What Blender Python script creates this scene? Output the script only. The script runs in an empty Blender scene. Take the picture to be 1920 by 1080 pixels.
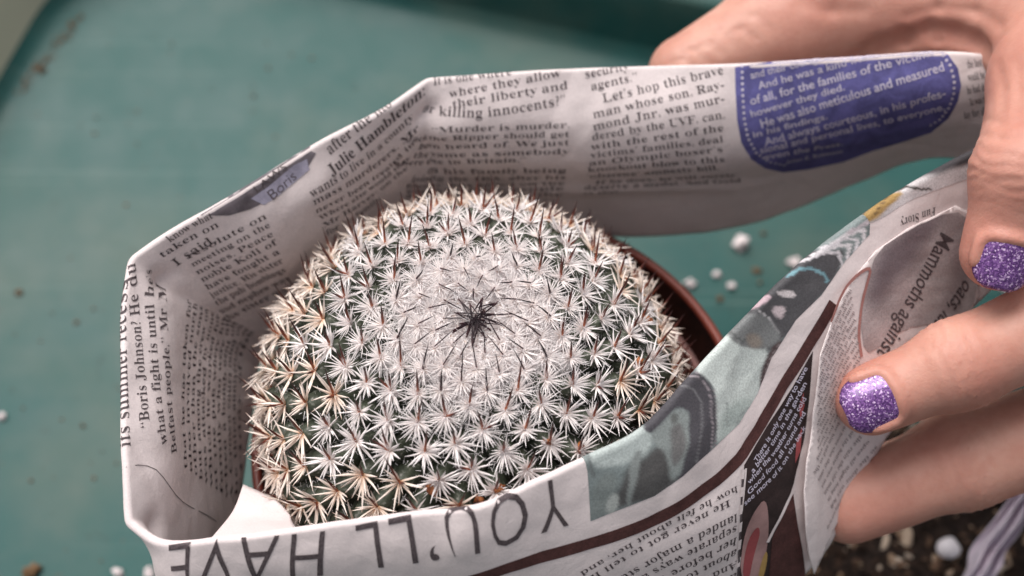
import bpy, bmesh, math, random
import numpy as np
from mathutils import Vector, Matrix
from mathutils.geometry import delaunay_2d_cdt
random.seed(7); RNG = np.random.default_rng(11)
S = 0.001                      # every length below is in millimetres
COL = bpy.context.scene.collection
scn = bpy.context.scene

# ------------------------------------------------------------------ camera, world, sun
ELEV = math.radians(65.0); FPX = 2059.0
CE, SE = math.cos(ELEV), math.sin(ELEV)
CAM = np.array([3.7, -77.7, 331.0])
cd = bpy.data.cameras.new("camera"); cam = bpy.data.objects.new("camera", cd); COL.objects.link(cam)
cam.location = CAM * S; cam.rotation_euler = (math.pi/2 - ELEV, 0, 0)
cd.sensor_width = 36.0; cd.lens = 36.0 * FPX / 1920.0
cd.clip_start = 0.01; cd.clip_end = 50.0
cd.dof.use_dof = True; cd.dof.focus_distance = 0.214; cd.dof.aperture_fstop = 9.0
scn.camera = cam

SUN_EL, SUN_AZ = math.radians(57), math.radians(-30)      # azimuth measured from +y towards +x
world = bpy.data.worlds.new("World"); scn.world = world; world.use_nodes = True
wn, wl = world.node_tree.nodes, world.node_tree.links
sky = wn.new("ShaderNodeTexSky"); sky.sky_type = 'NISHITA'; sky.sun_disc = False
sky.sun_elevation = SUN_EL; sky.sun_rotation = SUN_AZ
sky.air_density = 1.0; sky.dust_density = 6.0; sky.ozone_density = 1.0
hs = wn.new("ShaderNodeHueSaturation"); hs.inputs["Saturation"].default_value = 0.22
wl.new(sky.outputs[0], hs.inputs["Color"]); wl.new(hs.outputs[0], wn["Background"].inputs[0])
wn["Background"].inputs[1].default_value = 0.08
ld = bpy.data.lights.new("sun", 'SUN'); ld.energy = 1.5; ld.angle = math.radians(42); ld.color = (1, .96, .92)
sun = bpy.data.objects.new("sun", ld); COL.objects.link(sun)
sdir = Vector((math.sin(SUN_AZ)*math.cos(SUN_EL), math.cos(SUN_AZ)*math.cos(SUN_EL), math.sin(SUN_EL)))
sun.rotation_euler = sdir.to_track_quat('Z', 'Y').to_euler(); sun.location = sdir * 2
scn.view_settings.view_transform = 'Standard'; scn.view_settings.look = 'None'
scn.cycles.diffuse_bounces = 9; scn.cycles.max_bounces = 14
scn.view_settings.exposure = 0.80; scn.view_settings.gamma = 1.0

# ------------------------------------------------------------------ helpers
def ray(px, py):
    c = np.array([(px-960)/FPX, -(py-540)/FPX])
    return np.array([c[0], c[1]*SE + CE, c[1]*CE - SE])
def at(px, py, z):                         # the point of the place seen at a photograph pixel, at height z
    d = ray(px, py); return CAM + d*((z-CAM[2])/d[2])
def project(P):
    R = np.asarray(P) - CAM
    dep = R[...,1]*CE - R[...,2]*SE
    up = R[...,1]*SE + R[...,2]*CE
    return np.stack([960 + FPX*R[...,0]/dep, 540 - FPX*up/dep], -1), dep
def unit(v):
    v = np.asarray(v, float); return v/np.maximum(np.linalg.norm(v, axis=-1, keepdims=True), 1e-9)
def link(name, me, mats=(), parent=None, smooth=True):
    if not isinstance(mats, (list, tuple)): mats = [mats]
    for m in mats: me.materials.append(m)
    if smooth: me.polygons.foreach_set("use_smooth", [True]*len(me.polygons))
    o = bpy.data.objects.new(name, me); COL.objects.link(o)
    if parent: o.parent = parent
    return o
def mesh(name, V, F, scale=S):
    me = bpy.data.meshes.new(name); me.from_pydata((np.asarray(V, float)*scale).tolist(), [], [list(map(int, f)) for f in F]); me.update(); return me
def grid_mesh(name, P, closed=False):      # P: (n, m, 3)
    n, m = P.shape[:2]; idx = np.arange(n*m).reshape(n, m)
    a = idx[:-1,:-1]; b = idx[1:,:-1]; c = idx[1:,1:]; d = idx[:-1,1:]
    F = np.stack([a, b, c, d], -1).reshape(-1, 4)
    if closed:
        F = np.vstack([F, np.stack([idx[:-1,-1], idx[1:,-1], idx[1:,0], idx[:-1,0]], -1)])
    return mesh(name, P.reshape(-1, 3), F)
def tag(o, label=None, cat=None, group=None, kind=None):
    if label: o["label"] = label
    if cat: o["category"] = cat
    if group: o["group"] = group
    if kind: o["kind"] = kind
    return o
def attr(me, name, vals):
    a = me.attributes.new(name, 'FLOAT', 'POINT'); a.data.foreach_set("value", np.asarray(vals, np.float32))
def catmull(P, t_knots, t):                # centripetal-style hermite through P at knots
    P = np.asarray(P, float); k = np.asarray(t_knots, float); n = len(k)
    m = np.zeros_like(P)
    for i in range(n):
        if i == 0: m[i] = (P[1]-P[0])/(k[1]-k[0])
        elif i == n-1: m[i] = (P[-1]-P[-2])/(k[-1]-k[-2])
        else:
            a, b = k[i]-k[i-1], k[i+1]-k[i]
            m[i] = (b*(P[i]-P[i-1])/a + a*(P[i+1]-P[i])/b)/(a+b)
    j = np.clip(np.searchsorted(k, t, side='right')-1, 0, n-2)
    h = (k[j+1]-k[j]); x = (t-k[j])/h
    sh = (-1,)+(1,)*(P.ndim-1); x = x.reshape(sh); h = h.reshape(sh)
    return (2*x**3-3*x**2+1)*P[j] + (x**3-2*x**2+x)*h*m[j] + (-2*x**3+3*x**2)*P[j+1] + (x**3-x**2)*h*m[j+1]
def smooth_noise(x, y, seed):              # sum of random plane waves, about unit size
    r = np.random.default_rng(seed); o = 0*x
    for _ in range(9):
        a = r.uniform(0, 6.28); f = r.uniform(.6, 1.6); o = o + np.sin(f*(x*math.cos(a)+y*math.sin(a)) + r.uniform(0, 6.28))
    return o/3

# ------------------------------------------------------------------ materials
def mat(name, col, rough=.6, spec=.3, **kw):
    m = bpy.data.materials.new(name); m.use_nodes = True
    p = m.node_tree.nodes["Principled BSDF"]
    p.inputs["Base Color"].default_value = (*col, 1); p.inputs["Roughness"].default_value = rough
    p.inputs["Specular IOR Level"].default_value = spec
    for k, v in kw.items(): p.inputs[k].default_value = v
    return m
def nodes(m): return m.node_tree.nodes, m.node_tree.links, m.node_tree.nodes["Principled BSDF"]
def noise(m, scale, detail=4, rough=.55, vec=None, dist=0):
    n, l, p = nodes(m); t = n.new("ShaderNodeTexNoise"); t.inputs["Scale"].default_value = scale
    t.inputs["Detail"].default_value = detail; t.inputs["Roughness"].default_value = rough; t.inputs["Distortion"].default_value = dist
    if vec is None:
        tc = n.get("tc") or n.new("ShaderNodeTexCoord"); tc.name = "tc"; vec = tc.outputs["Object"]
    l.new(vec, t.inputs["Vector"]); return t.outputs["Fac"]
def ramp(m, fac, stops):
    n, l, p = nodes(m); r = n.new("ShaderNodeValToRGB"); e = r.color_ramp.elements
    while len(e) < len(stops): e.new(.5)
    for el, (pos, c) in zip(e, stops):
        el.position = pos; el.color = (*c, 1) if len(c) == 3 else c
    l.new(fac, r.inputs[0]); return r.outputs[0]
def mix(m, fac, a, b, mode='MIX'):
    n, l, p = nodes(m); x = n.new("ShaderNodeMix"); x.data_type = 'RGBA'; x.blend_type = mode
    for sock, v in ((x.inputs[0], fac), (x.inputs[6], a), (x.inputs[7], b)):
        if hasattr(v, "links"): l.new(v, sock)
        elif isinstance(v, (int, float)): sock.default_value = v
        else: sock.default_value = (*v, 1)
    return x.outputs[2]
def bump(m, h, strength, dist):
    n, l, p = nodes(m); b = n.new("ShaderNodeBump"); b.inputs["Strength"].default_value = strength; b.inputs["Distance"].default_value = dist*S
    prev = p.inputs["Normal"].links
    if prev: l.new(prev[0].from_socket, b.inputs["Normal"])
    l.new(h, b.inputs["Height"]); l.new(b.outputs[0], p.inputs["Normal"])
def base(m, sock): m.node_tree.links.new(sock, nodes(m)[2].inputs["Base Color"])
def attribute(m, name):
    a = nodes(m)[0].new("ShaderNodeAttribute"); a.attribute_name = name; return a.outputs["Fac"]
W = lambda *c: c

PAPER = (.74, .645, .64)
def paper_like(name, col, var=.05, rough=.75, grain=1.0):
    m = mat(name, col, rough, .25)
    n1 = noise(m, 90, 3); n2 = noise(m, 2600, 3, .7); n3 = noise(m, 330, 5, .6, dist=1.2)
    c = mix(m, ramp(m, n1, [(.3, (0,)*3), (.7, (1,)*3)]), tuple(x*(1-var) for x in col), tuple(min(1, x*(1+var)) for x in col))
    c = mix(m, .12*grain, c, ramp(m, n2, [(.35, (.1,)*3), (.65, (1,)*3)]), 'MULTIPLY')
    if grain > 1.4:
        c = mix(m, .45, c, ramp(m, noise(m, 230, 4, .6, dist=.8), [(.36, (.25,)*3), (.66, (1.0,)*3)]), 'MULTIPLY')
    base(m, c); bump(m, n3, .35, .35); bump(m, n2, .25, .04)
    return m
M_paper = paper_like("newsprint", PAPER)
M_ink = mat("black_ink", (.035, .026, .03), .7, .15)
_n = noise(M_ink, 1500, 3, .7); base(M_ink, ramp(M_ink, _n, [(.35, (.055, .042, .046)), (.75, (.15, .12, .125))]))
M_head = mat("headline_ink", (.06, .045, .05), .7, .15)
_n = noise(M_head, 2500, 3, .7); base(M_head, ramp(M_head, _n, [(.35, (.055, .042, .046)), (.75, (.15, .12, .125))]))
M_faint = mat("faint_ink", (.26, .215, .22), .7, .15)
M_white_ink = paper_like("panel_letter_white", (.60, .55, .66))
M_blue = paper_like("blue_panel_ink", (.155, .145, .39), .12, .7, 2.2)
M_brown = paper_like("brown_rule_ink", (.115, .045, .042), .15, .7, 3.5)
M_pinkline = paper_like("pink_frame_ink", (.42, .20, .18), .15)
M_film = paper_like("dark_column_ink", (.048, .030, .030), .2, .7, 2.5)
M_red = paper_like("red_print", (.33, .075, .08), .3)
M_can = paper_like("can_print", (.40, .24, .23), .4)
M_yellow = paper_like("ochre_print", (.45, .28, .10), .2)
M_pgrey = paper_like("photo_grey", (.24, .24, .25), .35, .7, 3.0)
M_pdark = paper_like("photo_dark", (.075, .075, .085), .35, .7, 3.5)
M_pmid = paper_like("photo_mid", (.17, .19, .195), .3, .7, 3.0)
M_ppale = paper_like("photo_pale", (.50, .545, .53), .12, .7, 1.6)
M_paqua = paper_like("photo_aqua", (.33, .42, .42), .25, .7, 2.2)
M_plilac = paper_like("photo_lilac", (.46, .43, .55), .15, .7, 1.5)
M_pgrad = paper_like("photo_soft_grey", (.33, .27, .285), .3, .7, 2.0)
M_pmauve = paper_like("photo_mauve", (.20, .17, .19), .3, .7, 2.0)

M_tray = mat("teal_plastic", (.055, .19, .185), .42, .28)
def _tray():
    m = M_tray; n, l, p = nodes(m)
    big = noise(m, 9, 5, .6); mid = noise(m, 38, 5, .65); fine = noise(m, 420, 3, .6); sp = noise(m, 210, 2, .5)
    c = mix(m, ramp(m, mid, [(.35, (0,)*3), (.7, (1,)*3)]), (.010, .066, .061), (.016, .081, .074))
    c = mix(m, ramp(m, big, [(.46, (0,)*3), (.68, (.65,)*3)]), c, (.095, .118, .095))
    c = mix(m, ramp(m, sp, [(.70, (0,)*3), (.76, (.6,)*3)]), c, (.05, .055, .045))
    c = mix(m, ramp(m, noise(m, 95, 4, .7, dist=.6), [(.62, (0,)*3), (.74, (.5,)*3)]), c, (.020, .045, .040))
    for ang, sc_, th in ((.5, 60, .69), (-.9, 45, .70), (1.4, 80, .71)):
        mp = n.new("ShaderNodeMapping"); mp.inputs["Rotation"].default_value = (0, 0, ang); mp.inputs["Scale"].default_value = (sc_*.05, sc_*14, 1); l.new(n["tc"].outputs["Object"], mp.inputs[0])
        c = mix(m, ramp(m, noise(m, 1.0, 2, .5, mp.outputs[0]), [(th, (0,)*3), (th+.04, (.4,)*3)]), c, (.13, .20, .18))
    base(m, c)
    l.new(ramp(m, mid, [(.3, (.42,)*3), (.75, (.58,)*3)]), p.inputs["Roughness"])
    bump(m, fine, .15, .08); bump(m, mid, .12, .6)
_tray()
M_dirt = mat("dried_dirt", (.16, .13, .09), .95, .1)
M_bench = mat("weathered_bench", (.22, .21, .19), .9, .1); base(M_bench, ramp(M_bench, noise(M_bench, 25, 6), [(.3, (.12, .115, .10)), (.7, (.28, .27, .25))]))
M_pot = mat("terracotta_plastic", (.22, .05, .03), .42, .4)
base(M_pot, ramp(M_pot, noise(M_pot, 60, 5), [(.3, (.135, .028, .019)), (.75, (.21, .045, .029))])); bump(M_pot, noise(M_pot, 500, 3), .2, .06)
M_soil = mat("potting_soil", (.03, .022, .018), .95, .1)
base(M_soil, ramp(M_soil, noise(M_soil, 420, 5, .7), [(.3, (.008, .006, .006)), (.6, (.035, .024, .02)), (.8, (.09, .06, .045))])); bump(M_soil, noise(M_soil, 300, 6, .7), 1, 1.5)
M_chip = mat("bark_chips", (.40, .29, .20), .9, .1)
_oi = nodes(M_chip)[0].new("ShaderNodeNewGeometry"); base(M_chip, ramp(M_chip, _oi.outputs["Random Per Island"], [(0, (.015, .010, .008)), (.45, (.045, .027, .02)), (.72, (.15, .09, .06)), (.9, (.34, .24, .17)), (1, (.55, .46, .38))]))
M_perl = mat("perlite", (.66, .58, .58), .9, .1); bump(M_perl, noise(M_perl, 600, 4), .8, .5)
M_peb = mat("white_pebble", (.74, .69, .73), .6, .3)

# ------------------------------------------------------------------ letter shapes
GL = {}
def serif(c, bold=0x1D400):
    if 'A' <= c <= 'Z': return chr(bold + ord(c) - 65)
    if 'a' <= c <= 'z': return chr(bold + 26 + ord(c) - 97)
    if '0' <= c <= '9': return chr(0x1D7CE + ord(c) - 48)
    return c
def raw_text(body, off):
    cu = bpy.data.curves.new("g", 'FONT'); cu.body = body; cu.offset = off; cu.resolution_u = 3; cu.size = 1
    o = bpy.data.objects.new("g", cu); COL.objects.link(o); dg = bpy.context.evaluated_depsgraph_get(); dg.update()
    ev = o.evaluated_get(dg); me = ev.to_mesh(); V = np.array([v.co[:2] for v in me.vertices]); F = [tuple(p.vertices) for p in me.polygons]
    ev.to_mesh_clear(); bpy.data.objects.remove(o); bpy.data.curves.remove(cu); return V, F
def glyph(ch, font):
    k = (ch, font)
    if k in GL: return GL[k]
    f = (lambda c: c) if font.startswith('sans') else serif
    off = {'serif': 0, 'serifbold': .0, 'sans': -.008, 'sansbold': .009}[font]
    ref = raw_text(f('H')+f('H'), 0)[0][:, 0].max(); adv = raw_text(f('H')+f(ch)+f('H'), 0)[0][:, 0].max() - ref
    V, F = raw_text(f(ch), off) if ch != ' ' else (np.zeros((0, 2)), [])
    if len(V) and font == 'serif':              # lighter stems, hairlines kept
        cnt = {}
        for q in F:
            for a, b in zip(q, q[1:]+q[:1]): cnt.setdefault((min(a, b), max(a, b)), []).append((a, b, q))
        nn = np.zeros_like(V)
        for (a, b), L in cnt.items():
            if len(L) > 1: continue
            e = V[b]-V[a]; m = np.array([e[1], -e[0]]); m /= (np.linalg.norm(m)+1e-9)
            if m@(V[a]-V[list(L[0][2])].mean(0)) < 0: m = -m
            nn[a] += m; nn[b] += m
        nn = unit(nn); V = V + nn*np.array([-.021, .005])
    if len(V):
        bm = bmesh.new(); vs = [bm.verts.new((x, y, 0)) for x, y in V]
        for q in F:
            try: bm.faces.new([vs[i] for i in q])
            except ValueError: pass
        for _ in range(2):
            lim = .24 if font != 'sans' else .10
            E = [e for e in bm.edges if e.calc_length() > lim]
            if E: bmesh.ops.subdivide_edges(bm, edges=E, cuts=1 if font != 'sans' else 3); bmesh.ops.triangulate(bm, faces=bm.faces[:])
        bm.verts.index_update(); V = np.array([v.co[:2] for v in bm.verts]); F = [tuple(v.index for v in q.verts) for q in bm.faces]; bm.free()
    GL[k] = (V, F, adv); return GL[k]
for _f, _cs in (("serif", "abcdefghijklmnopqrstuvwyzABCFHIJLMOPRTUVW.,’“”‘?:- "), ("sansbold", "abcdefghiklmnoprstuvwyAHJERGODFLUMN.,- "), ("serifbold", "JulieHambton: "), ("sans", "YOULHAVEBorisWS’ ")):
    for _c in _cs: glyph(_c, _f)

# ------------------------------------------------------------------ tray and bench
def rrect(w0, w1, h0, h1, r, n=14):
    pts = []
    for cx, cy, a0 in ((w1-r, h0+r, -90), (w1-r, h1-r, 0), (w0+r, h1-r, 90), (w0+r, h0+r, 180)):
        for i in range(n+1):
            a = math.radians(a0 + 90*i/n); pts.append((cx+r*math.cos(a), cy+r*math.sin(a)))
    return pts
TR = math.radians(-15.5); TO = np.array([-156.0, 222.4])
def tray_pt(q, z):                         # q in tray axes: x to the right of the corner, y negative towards the viewer
    return (TO[0] + q[0]*math.cos(TR) - q[1]*math.sin(TR), TO[1] + q[0]*math.sin(TR) + q[1]*math.cos(TR), z)
TX, TY = 520, -470
def tray_rings(steps):
    out = []
    for off, z in steps:
        out.append([tray_pt(q, z) for q in rrect(-off, TX+off, TY-off, off, 42+off)])
    return np.array(out)
def ring_mesh(name, P):
    n, m = P.shape[:2]; F = []
    for r in range(n-1):
        for i in range(m): F.append((r*m+i, r*m+(i+1) % m, (r+1)*m+(i+1) % m, (r+1)*m+i))
    return mesh(name, P.reshape(-1, 3), F)
tray = bpy.data.objects.new("potting_tray", None); COL.objects.link(tray)
tag(tray, "shallow teal green plastic potting tray under everything, dusty and specked with dirt", "tray")
fl = tray_rings([(-8, 0), (0, 0)] + [(2.5, .6), (5, 2.2), (7, 4.6)])
# floor sheet: fan of the inner ring plus the fillet
inner = fl[0]; cpt = inner.mean(0)
V = list(map(tuple, fl.reshape(-1, 3))) + [tuple(cpt)]; n_ = fl.shape[1]; F = []
for r in range(fl.shape[0]-1):
    for i in range(n_): F.append((r*n_+i, (r+1)*n_+i, (r+1)*n_+(i+1) % n_, r*n_+(i+1) % n_))
for i in range(n_): F.append((i, (i+1) % n_, len(V)-1))
link("tray_floor", mesh("tray_floor", V, F), M_tray, tray)
wl_ = tray_rings([(7, 4.6), (8.6, 9), (11, 16), (13.2, 22.4), (14.2, 24)])
M_side = M_tray.copy(); M_side.name = "painted_glare_teal_plastic"
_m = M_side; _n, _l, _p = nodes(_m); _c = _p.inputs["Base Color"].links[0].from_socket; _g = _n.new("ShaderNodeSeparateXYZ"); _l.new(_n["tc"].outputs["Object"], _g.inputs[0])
_r = _n.new("ShaderNodeMapRange"); _r.inputs["From Min"].default_value = -.15; _r.inputs["From Max"].default_value = -.172; _l.new(_g.outputs[0], _r.inputs[0]); base(_m, mix(_m, _r.outputs[0], _c, (.52, .50, .38)))  # left wall turns pale beige: bright light on it painted into the colour
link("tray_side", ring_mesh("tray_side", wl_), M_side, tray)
link("tray_rim", ring_mesh("tray_rim", tray_rings([(14.2, 24.02), (15.2, 25), (17, 25.4), (23, 25), (25, 24), (25.8, 21), (25.8, 16)])), M_tray, tray)
bench = link("bench_top", mesh("bench_top", [(-900, -900, -1.5), (900, -900, -1.5), (900, 900, -1.5), (-900, 900, -1.5)], [(0, 1, 2, 3)]), M_bench)
tag(bench, kind="structure")

# ------------------------------------------------------------------ pot
def lathe(name, prof, n=128, c=(1.5, 0)):
    P = np.array([[(c[0]+r*math.cos(2*math.pi*i/n), c[1]+r*math.sin(2*math.pi*i/n), z) for i in range(n)] for r, z in prof])
    return ring_mesh(name, P)
pot = bpy.data.objects.new("plant_pot", None); COL.objects.link(pot)
tag(pot, "terracotta coloured plastic plant pot holding the round cactus inside the newspaper", "pot")
link("pot_wall", lathe("pot_wall", [(0.5, 4), (36, 4), (40, 4.4), (41, 0.6), (42, .2), (43, 1), (52.6, 70), (52.8, 71)]), M_pot, pot)
link("pot_rim", lathe("pot_rim", [(52.8, 71.05), (56.2, 71.2), (56.6, 72), (58.4, 84.2), (58.3, 84.9), (57.8, 85.3), (56.8, 85.3), (56.4, 84.9), (56.2, 84.2)]), M_pot, pot)
M_potin = mat("dark_brown_plastic", (.03, .010, .008), .6, .2); base(M_potin, ramp(M_potin, noise(M_potin, 110, 5, .7), [(.35, (.014, .006, .005)), (.75, (.055, .017, .012))]))  # inner wall in a much darker brown than the outside
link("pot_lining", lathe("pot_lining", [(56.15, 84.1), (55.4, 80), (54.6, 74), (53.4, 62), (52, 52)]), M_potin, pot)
P = []
for r in np.linspace(0.5, 53, 26):
    P.append([(1.5+r*math.cos(a), r*math.sin(a), 70 + .9*math.sin(r*1.3+5*a)*math.sin(3*a+r) - 3*(r/52)**4) for a in np.linspace(0, 2*math.pi, 90, endpoint=False)])
link("soil", ring_mesh("soil", np.array(P)), M_soil, pot)

# ------------------------------------------------------------------ cactus
CC = np.array([-5.1, 2.6, 97.0]); CR, CH = 42.0, 39.0
TILT = Matrix.Rotation(math.radians(-5), 3, 'X') @ Matrix.Rotation(math.radians(2.5), 3, 'Y')
TILT = np.array(TILT)
phi = np.linspace(0, 2.25, 1200)
pr = CR*np.sin(phi)**.96; pz = np.where(phi < math.pi/2, CH*np.cos(phi), 34*np.cos(phi))
pz = pz - 2.2*np.exp(-(pr/5.5)**2)*(phi < 1)
arc = np.concatenate([[0], np.cumsum(np.hypot(np.diff(pr), np.diff(pz)))])
def cactus_frame(rho, th):
    r = np.interp(rho, arc, pr); z = np.interp(rho, arc, pz)
    e = .2; r2 = np.interp(rho+e, arc, pr); z2 = np.interp(rho+e, arc, pz)
    dn = unit(np.array([(r2-r), (z2-z)]))          # down the meridian
    er = np.array([math.cos(th), math.sin(th), 0]); et = np.array([-math.sin(th), math.cos(th), 0]); ez = np.array([0, 0, 1.])
    down = er*dn[0] + ez*dn[1]; nor = er*(-dn[1]) + ez*dn[0]
    p = er*r + ez*z
    return CC + TILT@p, TILT@nor, TILT@(-down), TILT@et
M_body = mat("cactus_skin", (.05, .085, .055), .6, .3)
base(M_body, ramp(M_body, noise(M_body, 500, 4, .7), [(.35, (.011, .013, .009)), (.6, (.030, .033, .023)), (.78, (.15, .145, .13))])); bump(M_body, noise(M_body, 700, 3), .4, .3)
M_tub = mat("tubercle_skin", (.075, .125, .075), .5, .35)
base(M_tub, ramp(M_tub, noise(M_tub, 900, 4, .7), [(.3, (.030, .036, .024)), (.55, (.068, .078, .053)), (.70, (.27, .26, .235))]))
def spine_mat(name, stops, rough=.45, var=0.0):
    m = mat(name, (.8, .75, .7), rough, .4); base(m, ramp(m, attribute(m, "along"), stops)); return m
M_sw = spine_mat("white_spine", [(0, (.70, .56, .47)), (.25, (.81, .745, .725)), (1, (.865, .81, .81))])
M_sc = spine_mat("cream_spine", [(0, (.56, .29, .14)), (.22, (.74, .59, .49)), (.8, (.84, .74, .68)), (1, (.60, .41, .32))])
M_sk = spine_mat("crown_dark_spine", [(0, (.055, .015, .018)), (.3, (.022, .008, .012)), (1, (.012, .006, .010))], .4)
M_sd = spine_mat("dark_spine", [(0, (.40, .13, .05)), (.3, (.21, .052, .026)), (.6, (.075, .02, .016)), (1, (.02, .009, .011))], .35)
M_wool = spine_mat("areole_wool", [(0, (.90, .86, .855)), (1, (.94, .91, .92))], .9)
class Tubes:
    def __init__(s): s.V = []; s.F = []; s.A = []; s.M = []
    def add(s, p, d, L, r, mi, bend=None, sides=4, rings=3):
        p = np.asarray(p, float); d = unit(d); b = np.zeros(3) if bend is None else np.asarray(bend)
        a = unit(np.cross(d, (.3, .2, .9) if abs(d[2]) < .8 else (1, 0, 0))); c = np.cross(d, a); i0 = len(s.V)
        prof = {3: ((0, 1), (.55, .85), (1, .12)), 2: ((0, 1), (1, .3))}[rings]
        for t, k in prof:
            q = p + d*L*t + b*L*t*t
            for j in range(sides):
                w = 2*math.pi*j/sides; s.V.append(q + r*k*(a*math.cos(w)+c*math.sin(w))); s.A.append(t)
        for k in range(len(prof)-1):
            for j in range(sides):
                s.F.append((i0+k*sides+j, i0+k*sides+(j+1) % sides, i0+(k+1)*sides+(j+1) % sides, i0+(k+1)*sides+j)); s.M.append(mi)
    def mesh(s, name, mats):
        me = mesh(name, s.V, s.F); attr(me, "along", s.A)
        for m in mats: me.materials.append(m)
        me.polygons.foreach_set("material_index", s.M); me.polygons.foreach_set("use_smooth", [False]*len(s.F)); return me
def cluster(kind, seed):
    r = random.Random(seed); T = Tubes()
    n = r.randint(34, 42) if kind == 'fine' else r.randint(23, 28) if kind == 'white' else r.randint(17, 21)
    lost = r.uniform(0, .22); ax_, ay_ = r.uniform(-.25, .25), r.uniform(-.25, .25)
    for i in range(n):
        if r.random() < lost: continue
        a = 2*math.pi*(i + r.uniform(-.5, .5))/n            # 0 = sideways; +y is towards the crown
        up = math.sin(a)
        if kind == 'cream' and up > .72 and r.random() < .75: continue
        L = r.uniform(3.6, 5.5)*(.55 if r.random() < .08 else 1)*(1 - .18*max(0, up))*(1.12 if kind == 'cream' else 1.0)
        el = r.uniform(.10, .68)
        d = np.array([math.cos(a)*math.cos(el) + ax_, math.sin(a)*math.cos(el) + ay_, math.sin(el)])
        T.add(d*.35 + (0, 0, .05), d, L, r.uniform(.22, .30)*{'cream': 1.04, 'white': .94, 'fine': .66}[kind], 0, bend=(r.uniform(-.12, .12), r.uniform(-.12, .12), r.uniform(-.08, .15)))
    for i in range({'fine': 22, 'white': 16}.get(kind, 6)):             # a second, finer and steeper set
        a = r.uniform(0, 6.28); el = r.uniform(.6, 1.1)
        d = np.array([math.cos(a)*math.cos(el), math.sin(a)*math.cos(el), math.sin(el)])
        T.add(d*.2, d, r.uniform(2.2, 3.8), .12, 0)
    for i in range({'fine': 150, 'white': 70}.get(kind, 22)):            # wool
        a = r.uniform(0, 6.28); q = r.uniform(0, .7); d = np.array([math.cos(a)*q, math.sin(a)*q, r.uniform(.1, .8)])
        T.add(d*.3, d + np.array([r.uniform(-.5, .5), r.uniform(-.5, .5), 0]), r.uniform(.5, 2.0 if kind == 'fine' else 1.8 if kind == 'white' else .9), .06 if kind == 'fine' else .075, 2, sides=3, rings=2)
    return T.mesh("spine_cluster_" + kind, [M_sc if kind == 'cream' else M_sw, M_sd, M_wool])
def central(seed):
    r = random.Random(seed); T = Tubes(); T.add((0, 0, 0), (0, 0, 1), r.uniform(5.2, 7.2), r.uniform(.25, .31), 0, bend=(r.uniform(-.1, .1), r.uniform(-.1, .1), 0), sides=5)
    return T.mesh("central_spine", [M_sd])
CL_D = [central(300+i) for i in range(6)]; CL_K = [m.copy() for m in CL_D]
for m in CL_K: m.materials[0] = M_sk
CL_W = [cluster('white', 100+i) for i in range(16)]; CL_F = [cluster('fine', 400+i) for i in range(12)]; CL_C = [cluster('cream', 200+i) for i in range(12)]
def tubercle_mesh(k):
    rr = random.Random(k); prof = [(3.9, -2.2), (3.5, 0), (2.9, 2.0), (2.1, 3.5), (1.2, 4.4), (.35, 4.75)]; n = 9
    P = np.array([[(r*math.cos(2*math.pi*i/n)*(1+.05*math.sin(2*i+k)), r*math.sin(2*math.pi*i/n)*.92 - (z+2.2)*.06, z) for i in range(n)] for r, z in prof])
    me = ring_mesh("tubercle", P); me.materials.append(M_tub); me.polygons.foreach_set("use_smooth", [True]*len(me.polygons)); return me
TUB = [tubercle_mesh(k) for k in range(3)]; M_tubw = mat("woolly_tubercle", (.6, .56, .56), .8, .2)
base(M_tubw, ramp(M_tubw, noise(M_tubw, 900, 4, .7), [(.3, (.50, .48, .47)), (.55, (.86, .82, .82))])); TUBW = [m.copy() for m in TUB]
for m in TUBW: m.materials[0] = M_tubw
P = []
for a_ in np.linspace(.2, arc[-1], 60):
    P.append([cactus_frame(a_, t)[0] - cactus_frame(a_, t)[1]*1.6 for t in np.linspace(0, 2*math.pi, 96, endpoint=False)])
cactus = link("cactus", ring_mesh("cactus", np.array(P)), M_body)
attr(cactus.data, "felt", np.repeat(np.exp(-(np.linspace(.2, arc[-1], 60)/17)**4), 96))
_c = nodes(M_body)[2].inputs["Base Color"].links[0].from_socket; base(M_body, mix(M_body, attribute(M_body, "felt"), _c, (.95, .90, .91)))
tag(cactus, "round white spined cactus with dark central spines growing in the terracotta pot", "cactus")
# spiral of areoles
rho, n_a, spots = 1.0, 0, []
GA = math.pi*(3-math.sqrt(5)); th0 = .6
while True:
    d = np.interp(rho, [0, 6, 12, 20, 30, 45, 80], [2.0, 2.9, 4.1, 5.3, 6.3, 6.9, 7.2])
    R = max(np.interp(rho, arc, pr), .4); rho += .87*d*d/(2*math.pi*R) if n_a > 5 else .28
    z = np.interp(rho, arc, pz)
    if z < -15: break
    spots.append((rho, th0 + n_a*GA, d)); n_a += 1
print("areoles", len(spots))
def seen(k):
    rho, th, d = spots[k]; p, nor, up, side = cactus_frame(rho, th); v = unit(CAM-p)
    q, _ = project(p); low = q[1] - np.interp(q[0], [450, 540, 640, 780, 900, 1000, 1100, 1200, 1300, 1400], [960, 985, 965, 945, 930, 886, 842, 796, 698, 600])
    return float(nor@v) - (1.2 if low > 25 else 0)
order = sorted((k for k in range(len(spots)) if spots[k][0] >= 6.5), key=lambda k: -seen(k)); SINGLE = set(order[:298])
rest = dict(V=[], F=[], A=[], M=[]); nrest = 0
def add_rest(me, Mx, moff):
    global nrest
    v = np.empty(len(me.vertices)*3, np.float32); me.vertices.foreach_get("co", v); v = v.reshape(-1, 3); Mn = np.array(Mx)
    rest['V'].append(v@Mn[:3, :3].T + Mn[:3, 3]); rest['F'] += [tuple(i+nrest for i in q.vertices) for q in me.polygons]; rest['M'] += [q.material_index + moff for q in me.polygons]
    a = np.zeros(len(v), np.float32)
    if "along" in me.attributes: me.attributes["along"].data.foreach_get("value", a)
    rest['A'].append(a); nrest += len(v)
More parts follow.
